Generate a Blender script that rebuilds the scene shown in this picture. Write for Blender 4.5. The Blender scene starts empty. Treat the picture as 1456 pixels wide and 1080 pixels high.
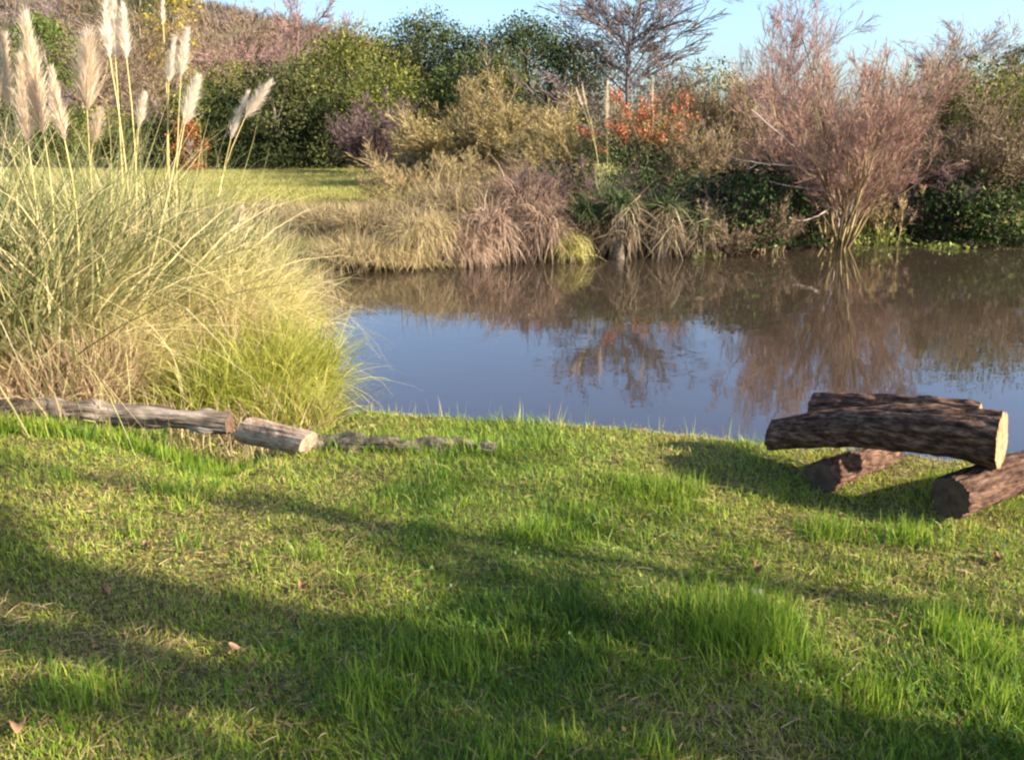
import bpy, math
import numpy as np
from math import radians as R, sin, cos, tan, atan

C = bpy.context.scene.collection
SC = bpy.context.scene

# ------------------------------------------------------------------ camera, sky, sun, exposure
F, PITCH, CAMH = 1261.0, atan(350 / 1261.0), 1.6          # focal length in photo pixels, tilt, eye height
cam = bpy.data.cameras.new('camera'); camo = bpy.data.objects.new('camera', cam); C.objects.link(camo)
cam.sensor_width = 36; cam.lens = 36 * F / 1456; cam.clip_start = 0.05; cam.clip_end = 3000
camo.location = (0, 0, CAMH); camo.rotation_euler = (math.pi / 2 - PITCH, 0, 0)
SC.camera = camo
SUN_AZ, SUN_EL = R(-19.5), R(25)                           # azimuth measured from +X towards +Y
SD = np.array([cos(SUN_AZ) * cos(SUN_EL), sin(SUN_AZ) * cos(SUN_EL), sin(SUN_EL)])
w = bpy.data.worlds.new('World'); SC.world = w; w.use_nodes = True
nt = w.node_tree
sky = nt.nodes.new('ShaderNodeTexSky'); sky.sky_type = 'NISHITA'; sky.sun_disc = False
sky.sun_elevation = SUN_EL; sky.sun_rotation = math.atan2(SD[0], SD[1])
sky.air_density = 1.0; sky.dust_density = 2.3; sky.ozone_density = 4.4
bg = nt.nodes['Background']; bg.inputs['Strength'].default_value = 0.100
nt.links.new(sky.outputs[0], bg.inputs[0])
sun = bpy.data.lights.new('sun', 'SUN'); suno = bpy.data.objects.new('sun', sun); C.objects.link(suno)
sun.energy = 5.0; sun.angle = R(0.55); sun.color = (1.0, 0.89, 0.72)
suno.rotation_euler = (math.pi / 2 - SUN_EL, 0, SUN_AZ + math.pi / 2)
SC.view_settings.view_transform = 'Standard'; SC.view_settings.look = 'None'
SC.view_settings.exposure = 1.88; SC.view_settings.gamma = 1
SC.cycles.pixel_filter_type = 'BLACKMAN_HARRIS'; SC.cycles.filter_width = 2.3
SC.cycles.max_bounces = 6; SC.cycles.diffuse_bounces = 3; SC.cycles.glossy_bounces = 2
SC.cycles.transmission_bounces = 3; SC.cycles.transparent_max_bounces = 4
SC.cycles.use_denoising = True; SC.cycles.denoiser = 'OPENIMAGEDENOISE'; SC.cycles.denoising_input_passes = 'RGB_ALBEDO_NORMAL'
SC.cycles.use_adaptive_sampling = True; SC.cycles.adaptive_threshold = 0.02

# ------------------------------------------------------------------ helpers
def rng_(s): return np.random.default_rng(s)
def nrm(a): return a / np.maximum(np.linalg.norm(a, axis=-1, keepdims=True), 1e-9)

def ray(u, v):
    x, y = (u - 728) / F, -(v - 540) / F
    c, s = cos(PITCH), sin(PITCH)
    return np.array([x, c + y * s, -s + y * c])           # world: +Y forward
def on_z(u, v, z=0.0):
    d = ray(u, v); t = (z - CAMH) / d[2]
    return np.array([d[0] * t, d[1] * t, z])
def at(u, v, D):
    d = ray(u, v); t = D / d[1]
    return np.array([d[0] * t, D, CAMH + d[2] * t])

_g = rng_(5).random((512, 512))
def vnoise(x, y):
    x = np.asarray(x, float); y = np.asarray(y, float)
    xi = np.floor(x).astype(int); yi = np.floor(y).astype(int)
    fx = x - xi; fy = y - yi; fx = fx * fx * (3 - 2 * fx); fy = fy * fy * (3 - 2 * fy)
    a = _g[xi & 511, yi & 511]; b = _g[(xi + 1) & 511, yi & 511]
    c = _g[xi & 511, (yi + 1) & 511]; d = _g[(xi + 1) & 511, (yi + 1) & 511]
    return (a + (b - a) * fx) * (1 - fy) + (c + (d - c) * fx) * fy
def fbm(x, y, o=4):
    s = 0; a = .5; t = 0
    for i in range(o):
        s = s + a * vnoise(x * 2 ** i + 17 * i, y * 2 ** i + 31 * i); t += a; a *= .5
    return s / t

class MB:
    """collects vertices, faces and one random number per vertex, and links them as ONE mesh object"""
    def __init__(s): s.v = []; s.q = []; s.t = []; s.r = []; s.n = 0
    def add(s, v, q=None, t=None, r=None):
        v = np.asarray(v, float).reshape(-1, 3); n = len(v)
        s.v.append(v)
        if q is not None and len(q): s.q.append(np.asarray(q).reshape(-1, 4) + s.n)
        if t is not None and len(t): s.t.append(np.asarray(t).reshape(-1, 3) + s.n)
        s.r.append(np.full(n, .5) if r is None else np.broadcast_to(np.asarray(r, float), (n,)))
        s.n += n
    def mesh(s, name, smooth=False):
        v = np.concatenate(s.v); r = np.concatenate(s.r)
        q = np.concatenate(s.q) if s.q else np.zeros((0, 4), int)
        t = np.concatenate(s.t) if s.t else np.zeros((0, 3), int)
        m = bpy.data.meshes.new(name)
        m.vertices.add(len(v)); m.vertices.foreach_set('co', v.ravel().astype(np.float32))
        nl = q.size + t.size
        m.loops.add(nl); m.loops.foreach_set('vertex_index', np.concatenate([q.ravel(), t.ravel()]).astype(np.int32))
        m.polygons.add(len(q) + len(t))
        st = np.concatenate([np.arange(len(q)) * 4, q.size + np.arange(len(t)) * 3])
        m.polygons.foreach_set('loop_start', st.astype(np.int32))
        m.update(calc_edges=True)
        a = m.attributes.new('rnd', 'FLOAT', 'POINT'); a.data.foreach_set('value', r.astype(np.float32))
        if smooth: m.polygons.foreach_set('use_smooth', np.ones(len(q) + len(t), bool))
        return m
    def build(s, name, mat, parent=None, smooth=False):
        m = s.mesh(name, smooth); m.materials.append(mat)
        o = bpy.data.objects.new(name, m); C.objects.link(o)
        if parent is not None: o.parent = parent
        return o

def tag(o, label=None, cat=None, group=None, kind=None):
    if label: o['label'] = label
    if cat: o['category'] = cat
    if group: o['group'] = group
    if kind: o['kind'] = kind
    return o
def thing(name, loc, label, cat, group=None, rz=0, s=1):
    o = bpy.data.objects.new(name, None); C.objects.link(o)
    o.location = loc; o.rotation_euler = (0, 0, rz); o.scale = (s, s, s) if np.isscalar(s) else s
    o.empty_display_size = .2
    return tag(o, label, cat, group)
def dup(root, loc, rz, s, label, group=None):
    r = root.copy(); C.objects.link(r); r.location = loc; r.rotation_euler = (0, 0, rz)
    r.scale = (s, s, s) if np.isscalar(s) else s; r['label'] = label
    if group: r['group'] = group
    for ch in list(root.children):
        c = ch.copy(); C.objects.link(c); c.parent = r
        for g in list(ch.children):
            d = g.copy(); C.objects.link(d); d.parent = c
    return r

# ---- geometry generators (all vectorised)
def ribbons(mb, P, D, L, W, droop, k=3, r=None, rng=None, face=None, tipw=0.0, curl=0.0):
    """thin tapering blades: base P, first direction D, length L, width W, gravity droop"""
    n = len(P); L = np.broadcast_to(L, (n,)); W = np.broadcast_to(W, (n,)); droop = np.broadcast_to(droop, (n,))
    d = nrm(D); side = np.cross(d, np.array([0, 0, 1.0])); bad = np.linalg.norm(side, axis=1) < .05
    side[bad] = [1, 0, 0]; side = nrm(side)
    if face is None: face = rng.uniform(-1.2, 1.2, n)
    up = np.cross(side, d)
    side = side * np.cos(face)[:, None] + up * np.sin(face)[:, None]
    p = P.copy(); V = np.empty((n, 2 * k + 1, 3)); cur = d.copy()
    cdir = nrm(rng.normal(0, 1, (n, 3))) * curl if curl else 0
    for j in range(k):
        t = j / k; ww = W * (1 - (1 - tipw) * t ** 1.5) * .5
        V[:, 2 * j] = p - side * ww[:, None]; V[:, 2 * j + 1] = p + side * ww[:, None]
        p = p + cur * (L / k)[:, None]
        cur = nrm(cur + np.array([0, 0, -1.0]) * (droop / k)[:, None] + cdir)
    V[:, 2 * k] = p
    base = (np.arange(n) * (2 * k + 1))[:, None]
    q = np.concatenate([base + np.array([2 * j, 2 * j + 1, 2 * j + 3, 2 * j + 2]) for j in range(k - 1)], 0) if k > 1 else None
    t = base + np.array([2 * k - 2, 2 * k - 1, 2 * k])
    if r is None: r = rng.random(n)
    mb.add(V.reshape(-1, 3), q, t, np.repeat(r, 2 * k + 1))
    return p

def leaves(mb, P, size, rng, aspect=.55, up=.3, r=None):
    """small folded four-cornered leaves"""
    n = len(P); size = np.broadcast_to(size, (n,)) * rng.uniform(.6, 1.3, n)
    a = nrm(rng.normal(0, 1, (n, 3)) + [0, 0, .1]); nn = nrm(rng.normal(0, 1, (n, 3)) + [0, 0, up * 3])
    b = nrm(np.cross(nn, a)); nn = np.cross(a, b)
    h = (size * .5)[:, None]
    V = np.stack([P - a * h, P + b * h * aspect + nn * h * .15, P + a * h, P - b * h * aspect + nn * h * .15], 1)
    q = (np.arange(n) * 4)[:, None] + np.array([0, 1, 2, 3])
    if r is None: r = rng.random(n)
    mb.add(V.reshape(-1, 3), q, None, np.repeat(r, 4))

def tubes(mb, seg, sides=4, rng=None, r=None):
    """tapered prisms for segments (p0, p1, r0, r1)"""
    p0, p1, r0, r1 = seg; n = len(p0)
    d = nrm(p1 - p0); ref = np.where(np.abs(d[:, 2:3]) > .9, [[1., 0, 0]], [[0, 0, 1.]])
    a = nrm(np.cross(d, ref)); b = np.cross(d, a)
    an = np.arange(sides) * 2 * math.pi / sides
    ring = a[:, None] * np.cos(an)[None, :, None] + b[:, None] * np.sin(an)[None, :, None]
    V = np.concatenate([p0[:, None] + ring * r0[:, None, None], p1[:, None] + ring * r1[:, None, None]], 1)
    i = np.arange(sides); j = (i + 1) % sides
    f = np.stack([i, j, j + sides, i + sides], 1)
    q = (np.arange(n) * 2 * sides)[:, None, None] + f[None]
    if r is None: r = rng.random(n) if rng is not None else np.full(n, .5)
    mb.add(V.reshape(-1, 3), q.reshape(-1, 4), None, np.repeat(r, 2 * sides))

def grow(rng, P, D, L, Rr, levels):
    """branching skeleton; returns one segment set per level and the points of the last"""
    out = []; P = np.asarray(P, float).reshape(-1, 3); D = nrm(np.asarray(D, float).reshape(-1, 3))
    L = np.broadcast_to(np.asarray(L, float), (len(P),)).copy(); Rr = np.broadcast_to(np.asarray(Rr, float), (len(P),)).copy()
    for li, lv in enumerate(levels):
        k = lv.get('k', 4); N = len(P); pts = np.empty((N, k + 1, 3)); pts[:, 0] = P; d = D.copy(); dirs = np.empty((N, k, 3))
        for j in range(k):
            d = nrm(d + rng.normal(0, lv.get('wob', .12), (N, 3)) + np.array([0, 0, lv.get('up', 0.)]))
            dirs[:, j] = d; pts[:, j + 1] = pts[:, j] + d * (L / k)[:, None]
        tip = lv.get('tip', .35); tt = np.linspace(0, 1, k + 1); rad = Rr[:, None] * (1 - (1 - tip) * tt)[None]
        out.append((pts[:, :-1].reshape(-1, 3), pts[:, 1:].reshape(-1, 3), rad[:, :-1].ravel(), rad[:, 1:].ravel()))
        last = (pts, dirs)
        if li + 1 < len(levels):
            n = lv.get('n', 5); idx = np.repeat(np.arange(N), n)
            t = rng.uniform(lv.get('ts', .3), 1.0, N * n); jf = np.minimum((t * k).astype(int), k - 1); fr = t * k - jf
            P = pts[idx, jf] * (1 - fr)[:, None] + pts[idx, jf + 1] * fr[:, None]
            dp = dirs[idx, jf]; perp = rng.normal(0, 1, (N * n, 3)); perp = nrm(perp - (perp * dp).sum(1, keepdims=True) * dp)
            a = rng.normal(lv.get('ang', .7), .18, N * n)
            D = nrm(dp * np.cos(a)[:, None] + perp * np.sin(a)[:, None])
            L = L[idx] * lv.get('lr', .55) * rng.uniform(.6, 1.15, N * n) * (1.15 - .55 * t)
            Rr = Rr[idx] * (1 - (1 - tip) * t) * lv.get('rr', .6)
    return out, last

# ------------------------------------------------------------------ materials
def newmat(name):
    m = bpy.data.materials.new(name); m.use_nodes = True; n = m.node_tree; b = n.nodes['Principled BSDF']
    return m, n, b
def ramp(n, src, cols):
    r = n.nodes.new('ShaderNodeValToRGB'); e = r.color_ramp.elements
    while len(e) < len(cols): e.new(.5)
    for i, c in enumerate(cols):
        if len(c) == 3: c = (i / max(len(cols) - 1, 1),) + tuple(c)
        e[i].position = c[0]; e[i].color = (c[1], c[2], c[3], 1)
    if src is not None: n.links.new(src, r.inputs[0])
    return r
def plantmat(name, cols, trans=.35, rough=.6, spec=.1, patch=0.0, pscale=1.0):
    """colour by the per-blade random number, plus an optional patchy noise; light shines through thin leaves"""
    m, n, b = newmat(name)
    at_ = n.nodes.new('ShaderNodeAttribute'); at_.attribute_name = 'rnd'
    src = at_.outputs['Fac']
    if patch:
        g = n.nodes.new('ShaderNodeNewGeometry'); nz = n.nodes.new('ShaderNodeTexNoise')
        nz.inputs['Scale'].default_value = pscale; nz.inputs['Detail'].default_value = 3
        n.links.new(g.outputs['Position'], nz.inputs['Vector'])
        mm = n.nodes.new('ShaderNodeMath'); mm.operation = 'MULTIPLY_ADD'
        n.links.new(nz.outputs['Fac'], mm.inputs[0]); mm.inputs[1].default_value = patch * 2; 
        m2 = n.nodes.new('ShaderNodeMath'); m2.operation = 'MULTIPLY_ADD'
        n.links.new(src, m2.inputs[0]); m2.inputs[1].default_value = 1 - patch * .5; m2.inputs[2].default_value = -patch * .75
        n.links.new(m2.outputs[0], mm.inputs[2]); src = mm.outputs[0]
    r = ramp(n, src, cols)
    n.links.new(r.outputs[0], b.inputs['Base Color']); b.inputs['Roughness'].default_value = rough
    b.inputs['Specular IOR Level'].default_value = spec
    if trans:
        tr = n.nodes.new('ShaderNodeBsdfTranslucent'); n.links.new(r.outputs[0], tr.inputs[0])
        mx = n.nodes.new('ShaderNodeMixShader'); mx.inputs[0].default_value = trans
        n.links.new(b.outputs[0], mx.inputs[1]); n.links.new(tr.outputs[0], mx.inputs[2])
        n.links.new(mx.outputs[0], n.nodes['Material Output'].inputs['Surface'])
    return m
def barkmat(name, cols, scale=(1, 1, 1), nscale=12, bump=.5, rough=.85, detail=8, rot=0.0):
    m, n, b = newmat(name)
    tc = n.nodes.new('ShaderNodeTexCoord'); mp = n.nodes.new('ShaderNodeMapping'); mp.inputs['Scale'].default_value = scale
    m0 = n.nodes.new('ShaderNodeMapping'); m0.inputs['Rotation'].default_value = (0, 0, rot)
    n.links.new(tc.outputs['Object'], m0.inputs[0]); n.links.new(m0.outputs[0], mp.inputs[0])
    nz = n.nodes.new('ShaderNodeTexNoise'); nz.inputs['Scale'].default_value = nscale; nz.inputs['Detail'].default_value = detail
    nz.inputs['Roughness'].default_value = .65
    n.links.new(mp.outputs[0], nz.inputs['Vector'])
    r = ramp(n, nz.outputs['Fac'], cols); n.links.new(r.outputs[0], b.inputs['Base Color'])
    b.inputs['Roughness'].default_value = rough; b.inputs['Specular IOR Level'].default_value = .08
    bp = n.nodes.new('ShaderNodeBump'); bp.inputs['Strength'].default_value = bump; bp.inputs['Distance'].default_value = .02
    n.links.new(nz.outputs['Fac'], bp.inputs['Height']); n.links.new(bp.outputs[0], b.inputs['Normal'])
    return m

M = {}
M['lawn'] = plantmat('lawn_blades', [(0, .035, .085, .010), (.3, .125, .225, .018), (.55, .30, .375, .036), (.8, .47, .45, .085), (1, .42, .29, .13)], .42, .5, .3)
M['thatch'] = plantmat('lawn_thatch', [(0, .07, .045, .02), (.5, .22, .15, .07), (1, .38, .29, .14)], .2, .8, .1)
M['clover'] = plantmat('clover', [(0, .035, .10, .012), (1, .11, .21, .03)], .35, .5, .3)
M['sedge'] = plantmat('sedge_leaves', [(0, .06, .075, .02), (.4, .26, .25, .06), (.7, .52, .45, .17), (1, .66, .55, .30)], .45, .55, .2)
M['pampas'] = plantmat('pampas_leaves', [(0, .06, .08, .03), (.4, .20, .21, .08), (.7, .48, .42, .20), (1, .66, .53, .30)], .4, .5, .25)
M['pampas_green'] = plantmat('pampas_leaves_green', [(0, .05, .07, .025), (.4, .16, .18, .06), (.7, .42, .38, .16), (1, .66, .53, .30)], .4, .5, .2)
M['sedge_bright'] = plantmat('sedge_leaves_bright', [(0, .09, .12, .016), (.45, .28, .30, .045), (.8, .48, .44, .10), (1, .58, .47, .19)], .45, .55, .2)
M['dead_reed'] = plantmat('dead_reed', [(0, .15, .10, .06), (.5, .42, .30, .17), (1, .62, .47, .30)], .3, .7, .1)
M['plume'] = plantmat('pampas_plume', [(0, .62, .50, .38), (.5, .80, .70, .56), (1, .90, .84, .74)], .45, .8, .05)
M['plume_tan'] = plantmat('pampas_plume_tan', [(0, .50, .37, .24), (.5, .70, .56, .41), (1, .84, .73, .58)], .45, .8, .05)
M['stem'] = plantmat('pampas_stem', [(0, .40, .33, .12), (1, .58, .48, .22)], .15, .6, .2)
M['bankgrass'] = plantmat('bank_dry_grass', [(0, .07, .05, .028), (.4, .22, .16, .085), (.75, .43, .33, .18), (1, .37, .32, .13)], .3, .7, .1)
M['deadsedge'] = plantmat('dead_sedge', [(0, .07, .045, .03), (.5, .25, .165, .115), (1, .50, .36, .25)], .2, .75, .1)
M['yellowtuft'] = plantmat('yellow_tuft', [(0, .25, .24, .06), (1, .55, .48, .18)], .35, .7, .1)
M['ev_dark'] = plantmat('evergreen_leaf_dark', [(0, .015, .024, .010), (.6, .043, .056, .018), (1, .10, .10, .036)], .2, .75, .06)
M['ev_mid'] = plantmat('evergreen_leaf_mid', [(0, .020, .034, .013), (.6, .055, .075, .022), (1, .12, .12, .045)], .2, .75, .06)
M['ev_olive'] = plantmat('evergreen_leaf_olive', [(0, .035, .050, .012), (.6, .115, .13, .027), (1, .23, .21, .055)], .25, .75, .06)
M['ev_bright'] = plantmat('evergreen_leaf_bright', [(0, .03, .055, .012), (.6, .075, .115, .022), (1, .14, .17, .04)], .25, .75, .06)
M['yellowleaf'] = plantmat('yellow_leaf', [(0, .20, .15, .02), (1, .42, .33, .05)], .3, .75, .06)
M['willowleaf'] = plantmat('willow_leaf', [(0, .13, .11, .025), (.5, .26, .21, .05), (1, .42, .34, .10)], .3, .75, .06)
M['twig_tan'] = plantmat('twig_tan', [(0, .10, .075, .038), (.6, .27, .20, .095), (1, .44, .34, .18)], 0, .8, .1)
M['twig_brown'] = plantmat('twig_brown', [(0, .07, .048, .03), (.6, .185, .13, .08), (1, .32, .235, .155)], 0, .8, .1)
M['twig_grey'] = plantmat('twig_grey', [(0, .085, .06, .065), (.6, .18, .13, .13), (1, .31, .25, .24)], 0, .8, .1)
M['twig_dusk'] = plantmat('twig_dusk', [(0, .05, .037, .038), (.6, .115, .085, .08), (1, .22, .175, .165)], 0, .8, .1)
M['twig_red'] = plantmat('twig_red', [(0, .16, .06, .05), (.55, .22, .125, .092), (1, .40, .28, .22)], 0, .7, .15)
M['twig_pink'] = plantmat('twig_pink', [(0, .12, .065, .06), (.6, .22, .135, .12), (1, .32, .21, .19)], 0, .8, .1)
M['twig_purple'] = plantmat('twig_purple', [(0, .05, .032, .035), (.6, .11, .07, .07), (1, .18, .12, .11)], 0, .8, .1)
M['dead_white'] = plantmat('bleached_branch', [(0, .26, .20, .16), (1, .48, .39, .33)], 0, .7, .15)
M['orange'] = plantmat('orange_red_leaf', [(0, .20, .06, .03), (.5, .40, .125, .06), (1, .54, .25, .13)], .25, .75, .06)
M['rust'] = plantmat('rust_leaf', [(0, .14, .05, .02), (1, .34, .14, .05)], .25, .75, .06)
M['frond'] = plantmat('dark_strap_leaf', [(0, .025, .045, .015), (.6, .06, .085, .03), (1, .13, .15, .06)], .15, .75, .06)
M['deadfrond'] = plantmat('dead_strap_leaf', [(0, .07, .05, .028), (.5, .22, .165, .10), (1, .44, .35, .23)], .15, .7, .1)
M['gloss'] = plantmat('glossy_shadowed_leaf', [(0, .012, .022, .008), (.7, .028, .048, .014), (1, .10, .13, .035)], .15, .75, .06)  # leaf brightness lowered to stand in for shadow on the bank
M['waterplant'] = plantmat('water_plant_leaf', [(0, .08, .12, .02), (.5, .22, .26, .045), (1, .42, .42, .12)], .35, .5, .3)
M['bark_grey'] = barkmat('tree_bark', [(0.3, .07, .055, .045), (.7, .22, .18, .15)], (1, 1, .25), 9)
M['bench_bark'] = barkmat('bench_log_bark', [(0.34, .018, .010, .007), (.5, .095, .053, .036), (.68, .30, .18, .12)], (.30, 1, 1), 48, 1.0, rot=R(35))
M['support_bark'] = barkmat('support_log_bark', [(0.34, .022, .012, .008), (.5, .085, .047, .032), (.68, .21, .125, .085)], (.35, 1, 1), 40, 1.0, rot=R(-25))
M['grey_log'] = barkmat('weathered_log', [(0.32, .030, .022, .016), (.5, .16, .125, .095), (.70, .36, .30, .25)], (.14, 1, 1), 24, .9, rot=R(12))
M['pale_log'] = barkmat('barkless_log', [(0.32, .15, .09, .055), (.48, .34, .235, .16), (.68, .47, .36, .26)], (.3, 1, 1), 26, .6, rot=R(60))
M['drift'] = barkmat('rotting_wood', [(0.3, .035, .028, .022), (.5, .12, .095, .07), (.75, .34, .28, .22)], (1, 1, 1), 18, .7)
M['deadleaf'] = plantmat('fallen_leaf', [(0, .11, .05, .025), (.5, .24, .12, .06), (1, .38, .25, .14)], .15, .6, .2)
M['stone'] = barkmat('pale_stone', [(0.35, .10, .085, .08), (.7, .34, .30, .29)], (1, 1, 1), 30, .2)

def woodend(name, c0, c1):
    m, n, b = newmat(name)
    tc = n.nodes.new('ShaderNodeTexCoord'); nz = n.nodes.new('ShaderNodeTexNoise'); nz.inputs['Scale'].default_value = 22; nz.inputs['Detail'].default_value = 7
    nz.inputs['Roughness'].default_value = .7; n.links.new(tc.outputs['Object'], nz.inputs['Vector'])
    r = ramp(n, nz.outputs['Fac'], [(.3, *c0), (.65, *c1)]); n.links.new(r.outputs[0], b.inputs['Base Color']); b.inputs['Roughness'].default_value = .85
    b.inputs['Specular IOR Level'].default_value = .15
    return m
M['end_sunlit_pale'] = woodend('cut_wood_sunlit_pale', (.14, .07, .034), (.36, .21, .11))  # bright copy of cut wood for the bench ends facing the sun
M['end_shaded_brown'] = woodend('cut_wood_shaded_brown', (.045, .028, .02), (.12, .075, .05))  # darker copy for ends turned from the sun; also old ground logs

# ground: soil, thatch and short sward, by place
m, n, b = newmat('ground_soil'); M['ground'] = m
g = n.nodes.new('ShaderNodeNewGeometry')
n1 = n.nodes.new('ShaderNodeTexNoise'); n1.inputs['Scale'].default_value = 1.7; n1.inputs['Detail'].default_value = 6
n2 = n.nodes.new('ShaderNodeTexNoise'); n2.inputs['Scale'].default_value = 38; n2.inputs['Detail'].default_value = 6
for x in (n1, n2): n.links.new(g.outputs['Position'], x.inputs['Vector'])
near = ramp(n, n2.outputs['Fac'], [(.3, .035, .028, .012), (.5, .09, .085, .025), (.7, .19, .17, .06)])
far = ramp(n, n1.outputs['Fac'], [(.3, .15, .15, .04), (.5, .26, .23, .07), (.7, .36, .29, .11)])
sx = n.nodes.new('ShaderNodeSeparateXYZ'); n.links.new(g.outputs['Position'], sx.inputs[0])
mr = n.nodes.new('ShaderNodeMapRange'); mr.inputs[1].default_value = 17; mr.inputs[2].default_value = 21
n.links.new(sx.outputs['Y'], mr.inputs[0])
mxg = n.nodes.new('ShaderNodeMix'); mxg.data_type = 'RGBA'
n.links.new(mr.outputs[0], mxg.inputs[0]); n.links.new(near.outputs[0], mxg.inputs[6]); n.links.new(far.outputs[0], mxg.inputs[7])
mz = n.nodes.new('ShaderNodeMapRange'); mz.inputs[1].default_value = -.10; mz.inputs[2].default_value = -.24
n.links.new(sx.outputs['Z'], mz.inputs[0])
mud = ramp(n, n2.outputs['Fac'], [(.3, .018, .014, .009), (.7, .055, .042, .026)])
mxm = n.nodes.new('ShaderNodeMix'); mxm.data_type = 'RGBA'
n.links.new(mz.outputs[0], mxm.inputs[0]); n.links.new(mxg.outputs[2], mxm.inputs[6]); n.links.new(mud.outputs[0], mxm.inputs[7])
n.links.new(mxm.outputs[2], b.inputs['Base Color']); b.inputs['Roughness'].default_value = .95; b.inputs['Specular IOR Level'].default_value = .1
bp = n.nodes.new('ShaderNodeBump'); bp.inputs['Strength'].default_value = .6; bp.inputs['Distance'].default_value = .03
n.links.new(n2.outputs['Fac'], bp.inputs['Height']); n.links.new(bp.outputs[0], b.inputs['Normal'])

m, n, b = newmat('pond_water'); M['water'] = m
b.inputs['Base Color'].default_value = (.034, .025, .016, 1); b.inputs['Roughness'].default_value = .02; b.inputs['IOR'].default_value = 1.5
b.inputs['Specular IOR Level'].default_value = .95; b.inputs['Specular Tint'].default_value = (.84, .78, 1, 1)
g = n.nodes.new('ShaderNodeNewGeometry'); mp = n.nodes.new('ShaderNodeMapping'); mp.inputs['Scale'].default_value = (1, 1.6, 1)
n.links.new(g.outputs['Position'], mp.inputs[0])
na = n.nodes.new('ShaderNodeTexNoise'); na.inputs['Scale'].default_value = 2.2; na.inputs['Detail'].default_value = 3
n.links.new(mp.outputs[0], na.inputs['Vector'])
bp = n.nodes.new('ShaderNodeBump'); bp.inputs['Strength'].default_value = .035; bp.inputs['Distance'].default_value = .05
n.links.new(na.outputs['Fac'], bp.inputs['Height']); n.links.new(bp.outputs[0], b.inputs['Normal'])

m, n, b = newmat('hill_scrubland'); M['hill'] = m
g = n.nodes.new('ShaderNodeNewGeometry'); n1 = n.nodes.new('ShaderNodeTexNoise'); n1.inputs['Scale'].default_value = .25; n1.inputs['Detail'].default_value = 8
n.links.new(g.outputs['Position'], n1.inputs['Vector'])
r = ramp(n, n1.outputs['Fac'], [(.3, .04, .038, .025), (.5, .09, .075, .05), (.7, .12, .095, .065)])
n.links.new(r.outputs[0], b.inputs['Base Color']); b.inputs['Roughness'].default_value = 1; b.inputs['Specular IOR Level'].default_value = 0

# ------------------------------------------------------------------ the pond outline and the land
WZ = -0.40
edge = [on_z(u, v, -.06)[:2] + [0, .10] for u, v in ((445, 577), (520, 582), (600, 588), (700, 593), (800, 600), (950, 612), (1090, 628), (1250, 640), (1456, 655))]
left = [on_z(u, v, WZ)[:2] for u, v in ((470, 400), (500, 440), (490, 470), (480, 510), (462, 545), (440, 575))]
farb = [on_z(u, v, WZ)[:2] for u, v in ((1456, 343), (1320, 346), (1200, 352), (1100, 358), (1000, 365), (900, 368), (800, 372), (700, 375), (620, 381), (540, 386), (490, 391))]
POND = np.array(edge + [np.array(p) for p in ((4.5, 4.3), (9, 5), (15, 8), (18, 14), (15, 18.5))] + farb + left)
def pond_d(x, y):
    """distance to the waterline, positive over water"""
    x = np.asarray(x, float); y = np.asarray(y, float); sh = x.shape; x = x.ravel(); y = y.ravel()
    best = np.full(x.shape, 1e9); ins = np.zeros(x.shape, bool)
    A = POND; B = np.roll(POND, -1, 0)
    for (ax, ay), (bx, by) in zip(A, B):
        dx, dy = bx - ax, by - ay; t = np.clip(((x - ax) * dx + (y - ay) * dy) / (dx * dx + dy * dy + 1e-12), 0, 1)
        best = np.minimum(best, np.hypot(x - ax - t * dx, y - ay - t * dy))
        c = ((ay > y) != (by > y)) & (x < dx * (y - ay) / (dy if abs(dy) > 1e-9 else 1e-9) + ax); ins ^= c
    return np.where(ins, best, -best).reshape(sh)
def hgt(x, y):
    x = np.asarray(x, float); y = np.asarray(y, float)
    d = pond_d(x, y)
    d = d + (vnoise(x * 1.3 + 40, y * 1.3) - .5) * .18
    nearness = np.clip((8 - y) / 3, 0, 1) * np.clip((x + 1.4) / .5, 0, 1)     # steep lip by the lawn, gentle banks elsewhere
    farness = np.clip((y - 12.5) / 1.5, 0, 1) * np.clip((x + 1.6) / .8, 0, 1)
    wdt = 0.32 * nearness + (1.7 - .5 * farness) * (1 - nearness)
    t = np.clip(-d / wdt, 0, 1); t = t * t * (3 - 2 * t)
    lawn = (fbm(x * .9, y * .9, 3) - .5) * .07 + (vnoise(x * 4.5, y * 4.5) - .5) * .025
    land = lawn * np.clip((14 - y) / 6, 0, 1) + np.clip((y - 13) / 4, 0, 1) * .02 + np.clip((y - 46) / 120, 0, 1) * 1.5
    z = (WZ - .03) * (1 - t) + land * t
    return np.where(d > 0, WZ - .03 - np.minimum(.7, d * .45), z)
H = lambda x, y: float(hgt(np.array([x]), np.array([y]))[0])
def gp(u, D):
    x = at(u, 300, D)[0]; return np.array([x, D, H(x, D)])
def topz(v, D, u=728): return at(u, v, D)[2]

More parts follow.
